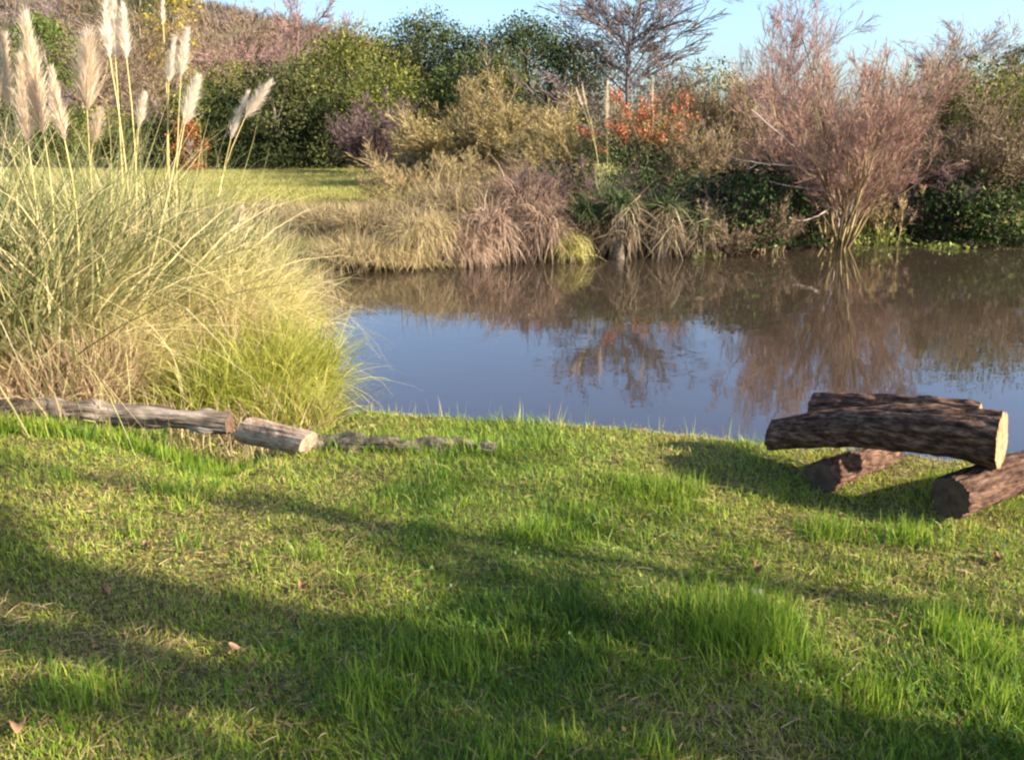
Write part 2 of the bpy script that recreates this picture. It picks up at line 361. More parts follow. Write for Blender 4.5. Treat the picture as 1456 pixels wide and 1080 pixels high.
def axis(parts):
    return np.unique(np.concatenate([np.linspace(a, b, n) for a, b, n in parts]))
xs = axis([(-900, -60, 12), (-60, -10, 40), (-10, -5, 36), (-5, 4, 150), (4, 12, 60), (12, 60, 40), (60, 900, 12)])
ys = axis([(-60, 0, 20), (0, 1.5, 10), (1.5, 7, 100), (7, 19, 120), (19, 60, 60), (60, 1500, 20)])
X, Y = np.meshgrid(xs, ys); Z = hgt(X, Y)
nx, ny = len(xs), len(ys); ii = np.arange(nx - 1)[None] + (np.arange(ny - 1) * nx)[:, None]
mb = MB(); mb.add(np.stack([X, Y, Z], -1), np.stack([ii, ii + 1, ii + nx + 1, ii + nx], -1).reshape(-1, 4))
tag(mb.build('ground', M['ground'], None, True), kind='structure')
mb = MB(); mb.add([(-12, 3.5, WZ), (24, 3.5, WZ), (24, 21, WZ), (-12, 21, WZ)], [[0, 1, 2, 3]])
tag(mb.build('water', M['water']), kind='structure')

# the hill behind the meadow, falling to the right
hx = np.linspace(-170, 30, 90); hy = np.linspace(95, 240, 60); X, Y = np.meshgrid(hx, hy)
ridge_h = np.interp(hx, [-170, -75, -48, -38, -30, -22, -12, 0, 30], [38, 27.5, 21.5, 19.3, 17.8, 16.2, 10.5, 5.5, -3])
def hillz(X, Y):
    rh = np.interp(X, hx, ridge_h); s = np.clip((Y - 95) / 60, 0, 1); s = s * s * (3 - 2 * s)
    e = np.clip((240 - Y) / 60, 0, 1)
    return (rh * s + (fbm(X * .05, Y * .05, 3) - .5) * 2.5 * s) * e * np.clip((X + 170) / 20, .02, 1) - 1.0
Z = hillz(X, Y)
nx, ny = 90, 60; ii = np.arange(nx - 1)[None] + (np.arange(ny - 1) * nx)[:, None]
mb = MB(); mb.add(np.stack([X, Y, Z], -1), np.stack([ii, ii + 1, ii + nx + 1, ii + nx], -1).reshape(-1, 4))
tag(mb.build('hill', M['hill'], None, True), kind='structure')

# ------------------------------------------------------------------ logs
def log_mb(p0, p1, r0, r1, seed, bark=.10, fine=.05, sag=0.0, nl=150, na=96, knob=0.0, ends=True, lean=0.0):
    """a log as rings along a line, furrowed bark, slightly bent; both ends closed"""
    rng = rng_(seed); p0 = np.asarray(p0, float); p1 = np.asarray(p1, float); ax = p1 - p0; Ln = np.linalg.norm(ax); d = ax / Ln
    a = nrm(np.cross(d, [0, 0, 1.])); b = np.cross(a, d); t = np.linspace(0, 1, nl); an = np.arange(na) * 2 * math.pi / na
    T, A = np.meshgrid(t, an, indexing='ij'); o = seed * 13.7
    cx, sx_ = np.cos(A), np.sin(A)
    f1 = fbm(cx * 2.2 + o + T * Ln * 1.2, sx_ * 2.2 + o, 3) - .5                    # slow lumps
    ridge = np.abs(fbm(cx * 7 + sx_ * 3 + o + T * Ln * 2.6, sx_ * 7 - cx * 3 + o * 2 + T * Ln * 1.5, 3) - .5) * 2   # furrows along the bark
    f2 = fbm(cx * 16 + o + T * Ln * 7, sx_ * 16 + o - T * Ln * 4, 3) - .5 + .6 * (fbm(cx * 9 + o + T * Ln * 30, sx_ * 9 - o, 2) - .5)
    r = (r0 + (r1 - r0) * T) * (1 + f1 * .34 + (ridge - .35) * bark * 2 + f2 * fine * 2)
    if knob: r *= 1 + knob * (fbm(T * Ln * 7 + o, cx * 1.3 + sx_ + o, 2) - .5) * 2
    bend = sag * 4 * T * (1 - T)
    V = p0 + d * (T * Ln)[..., None] + (a * (cx * r)[..., None]) + b * (sx_ * r)[..., None] + np.array([0, 0, 1.]) * bend[..., None]
    if lean: V += d * (sx_ * r * lean)[..., None]
    i = np.arange(nl - 1)[:, None] * na; j = np.arange(na); jn = (j + 1) % na
    q = np.stack([i + j, i + jn, i + na + jn, i + na + j], -1).reshape(-1, 4)
    m = MB(); m.add(V.reshape(-1, 3), q)
    caps = []
    for row, sgn in ((0, -1), (nl - 1, 1)):
        e = MB(); rim = V[row]; c = rim.mean(0); k = [rim + d * sgn * .002]
        for s in (.8, .55, .3, .08): k.append(c + (rim - c) * s + d * sgn * (.002 + .004 * rng.random((na, 1))))
        vv = np.concatenate(k); qq = []
        for s in range(4):
            for jj in range(na):
                f = [s * na + jj, s * na + (jj + 1) % na, (s + 1) * na + (jj + 1) % na, (s + 1) * na + jj]
                qq.append(f if sgn < 0 else f[::-1])
        tri = []
        vv = np.concatenate([vv, (c + d * sgn * .004)[None]])
        for jj in range(na):
            f = [4 * na + jj, 4 * na + (jj + 1) % na, 5 * na]; tri.append(f if sgn < 0 else f[::-1])
        e.add(vv, qq, tri); caps.append(e)
    return m, caps
def log_part(name, parent, p0, p1, r0, r1, seed, bmat, emat, **kw):
    m, caps = log_mb(p0, p1, r0, r1, seed, **kw)
    o = m.build(name, bmat, parent, True)
    for c, em in zip(caps, emat if isinstance(emat, tuple) else (emat, emat)): c.build('cut_end', em, o, False)
    return o
def aimz(u, v, D): return at(u, v, D)

bo = np.array([1.62, 3.85, 0.0])
bench = thing('log_bench', bo, 'low dark bench of rough logs resting on two cross logs at the pond edge', 'bench')
log_part('seat_log', bench, at(1097, 620, 4.12) - bo, at(1424, 626, 3.50) - bo, .074, .122, 3, M['bench_bark'], (M['end_shaded_brown'], M['end_sunlit_pale']), bark=.11, fine=.05, knob=.09, sag=.052, lean=.12)
log_part('back_log', bench, at(1158, 582, 4.27) - bo, at(1392, 602, 3.78) - bo, .078, .080, 8, M['bench_bark'], (M['end_shaded_brown'], M['end_sunlit_pale']), bark=.16, fine=.07, knob=.14, sag=.02)
log_part('support_log', bench, at(1352, 708, 3.46) - bo, at(1530, 652, 3.80) - bo, .095, .088, 5, M['support_bark'], (M['end_shaded_brown'], M['end_shaded_brown']), bark=.14, knob=.06, sag=.02)
log_part('support_log', bench, at(1165, 680, 3.86) - bo, at(1266, 646, 4.28) - bo, .080, .074, 6, M['support_bark'], (M['end_shaded_brown'], M['end_shaded_brown']), bark=.14, knob=.06)

p0, p1 = at(-60, 577, 5.12), at(326, 602, 4.82)
fl = thing('fallen_log', (p0[0], p0[1], 0), 'long weathered grey log lying in the grass below the pampas clumps', 'log')
log_part('log', fl, p0 - np.array(fl.location), p1 - np.array(fl.location), .058, .060, 11, M['grey_log'], M['end_shaded_brown'], bark=.11, fine=.08, knob=.42, sag=.012, nl=160)
p0, p1 = at(350, 612, 4.66), at(438, 630, 4.40)
fl = thing('log_chunk', (p0[0], p0[1], 0), 'short pale barkless log chunk at the end of the grey log', 'log')
log_part('log', fl, p0 - np.array(fl.location), p1 - np.array(fl.location), .080, .066, 12, M['pale_log'], (M['end_shaded_brown'], M['pale_log']), bark=.05, fine=.06, knob=.10, lean=.45)
p0, p1 = at(448, 632, 4.50), at(705, 640, 4.40)
fl = thing('driftwood', (p0[0], p0[1], 0), 'thin dark rotting branch half sunk in the grass right of the pale chunk', 'driftwood')
m, caps = log_mb(p0 - np.array(fl.location), p1 - np.array(fl.location), .050, .032, 15, bark=.14, knob=.95, fine=.18, sag=.01, nl=140)
o = m.build('branch', M['drift'], fl, True)
for e in caps: e.build('broken_end', M['end_shaded_brown'], o)

# ------------------------------------------------------------------ lawn
rng = rng_(101)
def lawn_points(n, d0, d1, side=.66, pad=.5):
    D = d0 * (d1 / d0) ** rng.random(n); x = rng.uniform(-1, 1, n) * (side * D + pad)
    return x, D
def patch(x, y):   # 0 lush green .. 1 dry and thin, in patches
    return np.clip((fbm(x * .8 + 3, y * .8 + 9, 3) - .5) * 2.2 + .5 + (fbm(x * 3.2 + 8, y * 3.2, 2) - .5) * .7, 0, 1)
N = 300000
x, y = lawn_points(N, 1.7, 7.4)
d = pond_d(x, y); dry = patch(x, y)
tuft = fbm(x * 2.6 + 60, y * 2.6 + 5, 3)
keep = (d < -.02) & (rng.random(N) < 1.0 - .45 * dry)
x, y, dry, tuft, d = x[keep], y[keep], dry[keep], tuft[keep], d[keep]; n = len(x)
z = hgt(x, y)
az = rng.uniform(0, 2 * math.pi, n) + 0; tl = np.abs(rng.normal(0, .42, n)) + .12
lw = vnoise(x * 5 + 9, y * 5) * 6.28                                                # tufts lean together
D3 = np.stack([np.cos(az) * np.sin(tl) + .22 * np.cos(lw), np.sin(az) * np.sin(tl) + .22 * np.sin(lw), np.cos(tl)], 1)
L = (.020 + .038 * np.clip((tuft - .3) * 2.2, 0, 1)) * rng.uniform(.55, 1.35, n) * (1.15 - .4 * dry)
L *= np.where(d > -.5, 1.15, 1)
W = rng.uniform(.0022, .0048, n) * (.8 + .07 * y)
col = np.clip(.20 + .50 * dry + rng.normal(0, .19, n) + (tuft - .5) * -.5 + np.clip((y - 3.2) / 3, 0, .14), 0, 1)
mb = MB(); ribbons(mb, np.stack([x, y, z - .004], 1), D3, L, W, rng.uniform(.3, 1.3, n), 3, col, rng)
# long wispy blades and bright tufts
cen = [(at(1040, 860, 0)[0:2], 0)][:0]
tufts = [on_z(u, v)[:2] for u, v in ((1055, 905), (1060, 885), (1015, 880), (1035, 920), (1085, 900), (1100, 930), (960, 700), (900, 690), (1410, 930), (1350, 900), (520, 1000), (120, 1000), (330, 650), (290, 640), (760, 760), (1430, 1010), (1240, 990), (640, 940), (1180, 760), (1290, 770))]
tx = []; ty = []
for (cx, cy) in tufts:
    k = 380; tx.append(rng.normal(cx, .075, k)); ty.append(rng.normal(cy, .065, k))
for i in range(70):
    D = 1.9 * (6.0 / 1.9) ** rng.random(); cx = rng.uniform(-.62, .62) * D; k = int(rng.integers(14, 60))
    tx.append(rng.normal(cx, .04, k)); ty.append(rng.normal(D, .04, k))
tx = np.concatenate(tx); ty = np.concatenate(ty); kk = pond_d(tx, ty) < -.03; tx, ty = tx[kk], ty[kk]; n = len(tx); bigt = np.hypot(tx - tufts[0][0] + .03, ty - tufts[0][1]) < .3
az = rng.uniform(0, 6.28, n); tl = np.abs(rng.normal(.15, .3, n))
D3 = np.stack([np.cos(az) * np.sin(tl), np.sin(az) * np.sin(tl), np.cos(tl)], 1)
ribbons(mb, np.stack([tx, ty, hgt(tx, ty) - .005], 1), D3, rng.uniform(.05, .12, n) * (1 + .45 * bigt), rng.uniform(.0025, .005, n), rng.uniform(.5, 1.8, n), 4, np.clip(rng.normal(.34, .16, n), 0, 1), rng)
for u in list(range(-20, 345, 14)) + list(range(440, 710, 22)):
    c0 = on_z(u, 608 + (u > 0) * u * .038, 0)[:2]; k = 90; gx = rng.normal(c0[0], .05, k); gy = rng.normal(c0[1] - .03, .05, k); az = rng.uniform(0, 6.28, k); tl = np.abs(rng.normal(.15, .3, k))
    ribbons(mb, np.stack([gx, gy, hgt(gx, gy) - .005], 1), np.stack([np.cos(az) * np.sin(tl), np.sin(az) * np.sin(tl), np.cos(tl)], 1), rng.uniform(.05, .13, k), rng.uniform(.004, .007, k), rng.uniform(.4, 1.6, k), 4, np.clip(rng.normal(.36, .18, k), 0, 1), rng)
# seed-headed stalks along the water's edge
n = 900; ed = np.array(edge); ti = rng.uniform(0, len(ed) - 1.001, n); i0 = ti.astype(int); fr = (ti - i0)[:, None]
pp = ed[i0] * (1 - fr) + ed[i0 + 1] * fr; pp = pp + np.stack([rng.normal(0, .05, n), -np.abs(rng.normal(.10, .12, n))], 1)
az = rng.uniform(0, 6.28, n); tl = np.abs(rng.normal(0, .25, n))
D3 = np.stack([np.cos(az) * np.sin(tl), np.sin(az) * np.sin(tl), np.cos(tl)], 1)
ribbons(mb, np.column_stack([pp, hgt(pp[:, 0], pp[:, 1])]), D3, rng.uniform(.06, .17, n), rng.uniform(.003, .005, n), rng.uniform(.2, 1, n), 3, rng.uniform(.4, 1, n), rng)
tag(mb.build('lawn_grass', M['lawn']), 'short patchy green and yellow grass between the camera and the pond', 'grass', kind='stuff')

# dead thatch lying flat in the thin patches, and small clover leaves between the blades
n = 48000; x, y = lawn_points(n, 1.7, 6.6); k = (pond_d(x, y) < -.05) & (rng.random(n) < .15 + .85 * patch(x, y)); x, y = x[k], y[k]; n = len(x)
az = rng.uniform(0, 6.28, n); D3 = np.stack([np.cos(az), np.sin(az), rng.uniform(.0, .45, n)], 1)
mb = MB(); ribbons(mb, np.stack([x, y, hgt(x, y) + rng.uniform(.0, .02, n)], 1), D3, rng.uniform(.03, .09, n), rng.uniform(.002, .0045, n), .5, 2, None, rng)
k = 3500; x, y = lawn_points(k, 1.7, 6.0); kk = (pond_d(x, y) < -.05) & (patch(x, y) > .35); x, y = x[kk], y[kk]
leaves(mb, np.stack([x, y, hgt(x, y) + rng.uniform(.005, .03, len(x))], 1), .017, rng, .6, .7, rng.uniform(0, .6, len(x)))
tag(mb.build('dead_grass', M['thatch']), 'dead straw-coloured thatch between the living blades of the lawn', 'grass', kind='stuff')
n = 12000; x, y = lawn_points(n, 1.7, 5.5); cl = fbm(x * 1.7 + 90, y * 1.7 + 20, 3); k = (pond_d(x, y) < -.05) & (cl > .52); x, y = x[k], y[k]; n = len(x)
mb = MB(); leaves(mb, np.stack([x, y, hgt(x, y) + rng.uniform(.012, .04, n)], 1), .013, rng, .9, .9)
tag(mb.build('clover', M['clover']), 'small round clover leaves growing low in the lawn', 'ground cover', kind='stuff')

# fallen leaves, a pale stone and twigs on the lawn
def fallen_leaf(u, v, s, label, rc):
    p = on_z(u, v, .03); rg = rng_(int(u * 7 + v)); p[2] = H(p[0], p[1]) + .035
    a = np.linspace(0, 2 * math.pi, 14, endpoint=False); rr = s * .85 * (.5 + .5 * np.abs(np.cos(a)) ** .6) * rg.uniform(.85, 1.1, 14)
    rot = rg.uniform(0, 6.28); xx = np.cos(a + rot) * rr * .8; yy = np.sin(a + rot) * rr
    zz = .018 * np.cos(2 * a + rot) + rg.normal(0, .002, 14)
    V = np.concatenate([[[0, 0, .0]], np.stack([xx, yy, zz], 1)]); T = [[0, i + 1, (i + 1) % 14 + 1] for i in range(14)]
    m = MB(); m.add(V, None, T, np.clip(rc + rg.normal(0, .05, 15), 0, 1)); o = m.build('fallen_leaf', M['deadleaf'], None, True)
    o.location = p; o.rotation_euler = (rg.normal(0, .25), rg.normal(0, .25), 0)
    tag(o, label, 'leaf', 'fallen leaves on the lawn')
fallen_leaf(210, 775, .030, 'pinkish brown dead leaf in the sunny grass below the grey log', .6)
fallen_leaf(430, 832, .034, 'large brown dead leaf on the edge of the broad tree shadow', .45)
fallen_leaf(1078, 805, .030, 'rust brown dead leaf just behind the pale stone', .3)
fallen_leaf(1230, 700, .022, 'small pale leaf in the shade under the log bench', .9)
fallen_leaf(28, 1040, .034, 'tan dead leaf in the bottom left corner of the lawn', .7)
fallen_leaf(150, 838, .022, 'small rust leaf in the shaded grass at the left edge', .35)
fallen_leaf(1420, 795, .026, 'dull brown leaf in the grass below the right support log', .3)
fallen_leaf(330, 925, .024, 'yellowish dead leaf in the middle of the broad tree shadow', .8)
p = on_z(1076, 835, .03); rg = rng_(77)
mb = MB(); ic = []; 
for i in range(9):
    for j in range(14):
        th = math.pi * i / 8; ph = 2 * math.pi * j / 14; q = 1 + .9 * (vnoise(i * .9, j * .7) - .5)
        ic.append((.026 * sin(th) * cos(ph) * q, .019 * sin(th) * sin(ph) * q, .011 * cos(th) * q))
qq = [[i * 14 + j, i * 14 + (j + 1) % 14, (i + 1) * 14 + (j + 1) % 14, (i + 1) * 14 + j] for i in range(8) for j in range(14)]
mb.add(ic, qq); o = mb.build('stone', M['stone'], None, True); o.location = (p[0], p[1], H(p[0], p[1]) + .014)
tag(o, 'small pale stone lying in the lawn in front of the log bench', 'stone')
def twig(u, v, Ln, az, label, mat):
    p = on_z(u, v, .02); p[2] = H(p[0], p[1]) + .03; rg = rng_(int(u + v))
    segs, last = grow(rg, [[0, 0, 0]], [[cos(az), sin(az), .12]], Ln, .0045, [dict(k=7, wob=.14, n=2, ts=.4, lr=.4, ang=.6, rr=.7), dict(k=3, wob=.15)])
    m = MB(); [tubes(m, s, 5, rg) for s in segs]; o = m.build('twig', mat, None, True); o.location = p; tag(o, label, 'twig', 'loose twigs on the lawn')
twig(1195, 968, .10, .45, 'short pale twig lying in dry grass near the front right', M['twig_tan'])
twig(1120, 655, .26, -1.1, 'thin grey twig leaning out of the shadow beside the left end of the bench', M['twig_tan'])
twig(620, 655, .16, 2.8, 'small brown twig in the grass just below the rotting branch', M['twig_brown'])

# ------------------------------------------------------------------ tussocks, sedges and pampas
def tuss_mb(rng, n, L, R0, spread, W, droop, k=4, tone=(0, 1), lean=(0, 0), mid=.0):
    m = MB(); a = rng.uniform(0, 6.28, n); rr = R0 * np.sqrt(rng.random(n)); P = np.stack([np.cos(a) * rr, np.sin(a) * rr, np.full(n, -.03)], 1)
    a2 = a + rng.normal(0, .9, n); t = np.abs(rng.normal(mid, spread, n)) * (.45 + .55 * rr / R0)
    D = np.stack([np.cos(a2) * np.sin(t) + lean[0], np.sin(a2) * np.sin(t) + lean[1], np.cos(t)], 1)
    ribbons(m, P, D, rng.uniform(L[0], L[1], n), rng.uniform(W * .7, W * 1.3, n), rng.uniform(droop[0], droop[1], n), k, rng.uniform(tone[0], tone[1], n), rng, curl=.22)
    return m
def add_tuss(name, label, cat, u, D, mat, seed, n, L, R0, spread=.4, W=.006, droop=(.4, 1.6), group=None, tone=(0, 1), lean=(0, 0), k=4, mid=0., sub=None):
    p = gp(u, D); rng = rng_(seed)
    o = tuss_mb(rng, n, L, R0, spread, W, droop, k, tone, lean, mid).build(name, mat)
    o.location = p; tag(o, label, cat, group)
    return o
def plume_mb(rng, Ln, w, n=750, bend=.15):
    """feathery plume along +Z from the origin"""
    m = MB(); t = rng.random(n) ** .85; ax_z = t * Ln * .86; off = bend * (t ** 2) * Ln
    rad = w * np.sin(np.clip(t * .92 + .08, 0, 1) * math.pi) ** .7 * .35
    a = rng.uniform(0, 6.28, n); P = np.stack([off + np.cos(a) * rad * .25, np.sin(a) * rad * .25, ax_z], 1)
    tl = rng.uniform(.18, .55, n) * (1.1 - .6 * t); D = np.stack([np.cos(a) * np.sin(tl) + bend * .8, np.sin(a) * np.sin(tl), np.cos(tl)], 1)
    ribbons(m, P, D, (w * 1.55) * rng.uniform(.35, 1.35, n) * (1 - .45 * t), .0034, rng.uniform(.1, 1.1, n), 3, rng.random(n), rng, tipw=.2, curl=.12)
    return m
def pampas(label, u, D, seed, n, L, R0, plumes, mat='pampas', tall=None, group='pampas grass clumps on the left bank', leafW=.015, spread=.42):
    """plumes: (u tip, v tip, u base, v base, width px, tan?) each on its own stem rising from the clump"""
    p = gp(u, D); root = thing('pampas_grass', p, label, 'pampas grass', group); rng = rng_(seed)
    tuss_mb(rng, n, L, R0, spread, leafW, (.2, 2.8), 6).build('leaves', M[mat], root)
    for (ut, vt, ub, vb, wpx, tan_) in plumes:
        dd = D + rng.uniform(-.12, .12); tip = at(ut, vt, dd) - p; bs = at(ub, vb, dd) - p
        Ln = np.linalg.norm(tip - bs); wv = wpx / F * dd
        start = np.array([bs[0] * .35 + rng.normal(0, .05), rng.normal(0, .05), .1]); k = 8; tt = np.linspace(0, 1, k + 1)[:, None]
        ctrl = np.array([bs[0] - (tip - bs)[0] / Ln * .55 * np.linalg.norm(bs - start), bs[1], bs[2] * .45])
        pts = (1 - tt) ** 2 * start + 2 * tt * (1 - tt) * ctrl + tt ** 2 * bs
        m = MB(); tubes(m, (pts[:-1], pts[1:], np.linspace(.0055, .0042, k), np.linspace(.0054, .004, k)), 6, rng)
        st = m.build('flower_stem', M['stem'], root, True)
        pl = plume_mb(rng, Ln, wv, int(420 + 900 * min(1, wpx / 30)), bend=rng.uniform(.02, .12)).build('plume', M['plume_tan'] if tan_ else M['plume'], st)
        dz = nrm(tip - bs); xa = nrm(np.cross([0, 1., 0], dz)); ya = np.cross(dz, xa)
        import mathutils
        pl.matrix_local = mathutils.Matrix(((xa[0], ya[0], dz[0], bs[0]), (xa[1], ya[1], dz[1], bs[1]), (xa[2], ya[2], dz[2], bs[2]), (0, 0, 0, 1)))
    return root
pampas('tall pampas clump at the left edge with big tan and cream plumes', 0, 5.7, 21, 1500, (.9, 2.35), .46,
       [(28, 8, 62, 190, 28, 1), (66, 90, 92, 200, 18, 1), (0, 40, 12, 150, 15, 1), (20, 70, 40, 205, 22, 1)], mat='pampas_green')
pampas('pampas clump with one broad tan plume and a trio of white plumes', 120, 6.5, 22, 1500, (.8, 2.25), .44,
       [(120, 52, 124, 158, 34, 1), (140, -4, 156, 82, 13, 0), (158, -10, 164, 82, 15, 0), (170, 4, 180, 84, 14, 0), (140, 156, 132, 204, 15, 1)], mat='pampas_green')
pampas('pampas clump with five slender white plumes beside the meadow gap', 220, 7.4, 23, 1600, (.8, 2.1), .46,
       [(244, 48, 240, 118, 11, 0), (262, 38, 257, 110, 14, 0), (278, 106, 262, 178, 18, 0), (203, 132, 197, 182, 12, 0), (229, -12, 232, 36, 6, 0)])
pampas('low pampas clump with two plumes leaning right towards the pond', 312, 8.2, 24, 1200, (.8, 1.55), .36,
       [(350, 124, 328, 198, 11, 0), (384, 114, 348, 168, 15, 0), (343, 296, 341, 330, 12, 1)])
for a in [
    ('sedge_tussock', 'fine bright yellow-green sedge arching over the left end of the pond', 385, 6.7, 31, 3200, (.45, .92), .36, (.1, .85), (.0, 0)),
    ('sedge_tussock', 'yellow-green sedge between the bright sedge and the straw clump', 335, 6.35, 32, 2800, (.45, .95), .36, (.15, .9), (0, 0)),
    ('sedge_tussock', 'pale straw-coloured sedge rising behind the bright sedge at the water', 350, 7.9, 33, 2600, (.65, 1.25), .36, (.5, 1), (.0, 0)),
    ('sedge_tussock', 'large pale sedge in front of the white plumed pampas clump', 262, 6.9, 34, 3000, (.8, 1.5), .40, (.4, 1), (.0, 0)),
    ('sedge_tussock', 'green-tinged sedge low behind the middle of the grey log', 245, 5.95, 35, 2200, (.3, .75), .34, (0, .7), (0, 0)),
    ('sedge_tussock', 'yellow straw clump standing upright behind the grey log', 140, 5.85, 36, 2200, (.5, .95), .24, (.45, .95), (0, 0)),
    ('sedge_tussock', 'pale sedge filling the gap below the broad tan plume', 60, 6.0, 37, 2400, (.6, 1.35), .34, (.4, 1), (0, 0)),
    ('sedge_tussock', 'short sedge fringe drooping to the water at the pond corner', 385, 5.95, 38, 1800, (.25, .6), .30, (.1, .9), (.0, 0)),
    ('sedge_tussock', 'thin straw sedge on the bank behind the leaning plumes', 345, 9.0, 39, 1800, (.4, .95), .40, (.3, 1), (0, 0)),
]:
    nm, lb, u, D, sd, n, L, R0, tone, lean = a
    add_tuss(nm, lb, 'sedge', u, D, M['sedge_bright' if sd in (31, 32, 35, 38) else 'sedge'], sd, int(n * .72), L, R0, .46, .0085, (.7, 2.6), 'sedge tussocks on the left bank', tone, lean, 6)
add_tuss('dead_reeds', 'broken pinkish brown dead reeds behind the left end of the grey log', 'reeds', 18, 5.45, M['dead_reed'], 41, 2000, (.25, .65), .34, .75, .008, (.2, 1.4), 'dead reeds on the left bank', k=3)
add_tuss('dead_reeds', 'dead brown reeds mixed into the straw clump by the grey log', 'reeds', 95, 5.55, M['dead_reed'], 42, 1600, (.25, .7), .28, .6, .007, (.2, 1.4), 'dead reeds on the left bank', k=3)

for u, D, sd, n, L, lb in ((210, 6.2, 43, 500, (.4, .9), 'brown dead reeds standing in the middle of the sedges'), (300, 6.55, 44, 420, (.4, .95), 'brown dead reeds between the two bright sedges'), (40, 5.9, 45, 700, (.6, 1.3), 'tall straw dead reeds below the leftmost plumes'), (370, 5.75, 46, 300, (.2, .5), 'short dead reeds behind the pale log chunk'), (165, 6.9, 47, 500, (.8, 1.5), 'tall straw dead reeds below the plume trio')):
    add_tuss('dead_reeds', lb, 'reeds', u, D, M['dead_reed'], sd, n, L, .34, .55, .010, (.2, 1.6), 'dead reeds on the left bank', k=4)
# ------------------------------------------------------------------ trees and shrubs
def fit(segs, last, wd, h):
    zs = np.concatenate([s[1][:, 2] for s in segs]); xs_ = np.concatenate([s[1][:, 0] for s in segs]); ys_ = np.concatenate([s[1][:, 1] for s in segs])
    sz = h / np.percentile(zs, 99.7); sx_ = wd / max(np.percentile(xs_, 98.5) - np.percentile(xs_, 1.5), .1); sy_ = wd / max(np.percentile(ys_, 98.5) - np.percentile(ys_, 1.5), .1)
    S = np.array([sx_, sy_, sz])
    return [(a * S, b * S, c, d) for a, b, c, d in segs], (last[0] * S, last[1])
def shaped(segs, wd, h): return segs

def leafy_tree(label, u, vt, wpx, D, mat, seed, n=8000, ls=.16, low=.12, name='leafy_tree', cat='tree', group=None, kind_trunk='bark_grey', ncl=64, loose=1.0, squash=.8):
    p = gp(u, D); h = topz(vt, D, u) - p[2]; wd = wpx / F * D; rg = rng_(seed)
    root = thing(name, p, label, cat, group)
    zc = h * (low + (1 - low) * .5); rz = h * (1 - low) * .5; rx = wd * .5
    zz = rg.uniform(0, 1, ncl); prof = np.sqrt(np.clip(1 - np.abs(2 * zz - 1) ** 2.4, 0, 1)); prof = np.where((zz < .5) & (low < .03), np.maximum(prof, .9), prof)
    an = rg.uniform(0, 6.28, ncl); rr_ = np.sqrt(rg.uniform(.12, 1, ncl)) * prof * rx * .84 * rg.uniform(.75, 1.12, ncl)
    c = np.stack([np.cos(an) * rr_, np.sin(an) * rr_, h * low + zz * h * (1 - low) * .94], 1)
    sz = rg.uniform(.16, .28, ncl) * min(wd, h) * loose
    per = rg.multinomial(n, sz / sz.sum()); ci = np.repeat(np.arange(ncl), per)
    q = rg.normal(0, 1, (n, 3)); q = q / np.maximum(np.linalg.norm(q, axis=1, keepdims=True), .01) * (rg.random((n, 1)) ** .45) * 1.05
    P = c[ci] + q * sz[ci][:, None] * [1, 1, squash]; P[:, 2] = np.maximum(P[:, 2], .1)
    P *= [wd / (np.percentile(P[:, 0], 98.5) - np.percentile(P[:, 0], 1.5)), wd / (np.percentile(P[:, 1], 98.5) - np.percentile(P[:, 1], 1.5)), h / np.percentile(P[:, 2], 99.6)]
    tone = np.clip(rg.normal(.5, .28, ncl)[ci] + rg.normal(0, .16, n), 0, 1)  # tone per clump imitates lit and dark parts of the crown
    m = MB(); leaves(m, P, ls * rg.uniform(.55, 1.35, n), rg, .6, .35, tone)
    cr = m.build('crown', M[mat], root)
    t = MB(); k = 6; tr = np.stack([np.cumsum(rg.normal(0, .03, k + 1)) * wd * .3, np.cumsum(rg.normal(0, .03, k + 1)) * wd * .3, np.linspace(-.1, h * .8, k + 1)], 1)
    rad = np.linspace(.035, .010, k + 1) * h
    tubes(t, (tr[:-1], tr[1:], rad[:-1], rad[1:]), 8, rg)
    pick = rg.choice(ncl, min(ncl, 22), False)
    for i in pick:
        zz = np.clip(c[i, 2] * .55, .1, h * .75); j = min(int(zz / (h * .8) * k), k - 1); s0 = tr[j]
        mid = (s0 + c[i]) / 2 + [0, 0, .06 * h * rg.uniform(-.5, 1)]
        tubes(t, (np.array([s0, mid]), np.array([mid, c[i]]), np.array([rad[j] * .45, rad[j] * .28]), np.array([rad[j] * .28, rad[j] * .08])), 5, rg)
    t.build('trunk', M[kind_trunk], root, True)
    return root

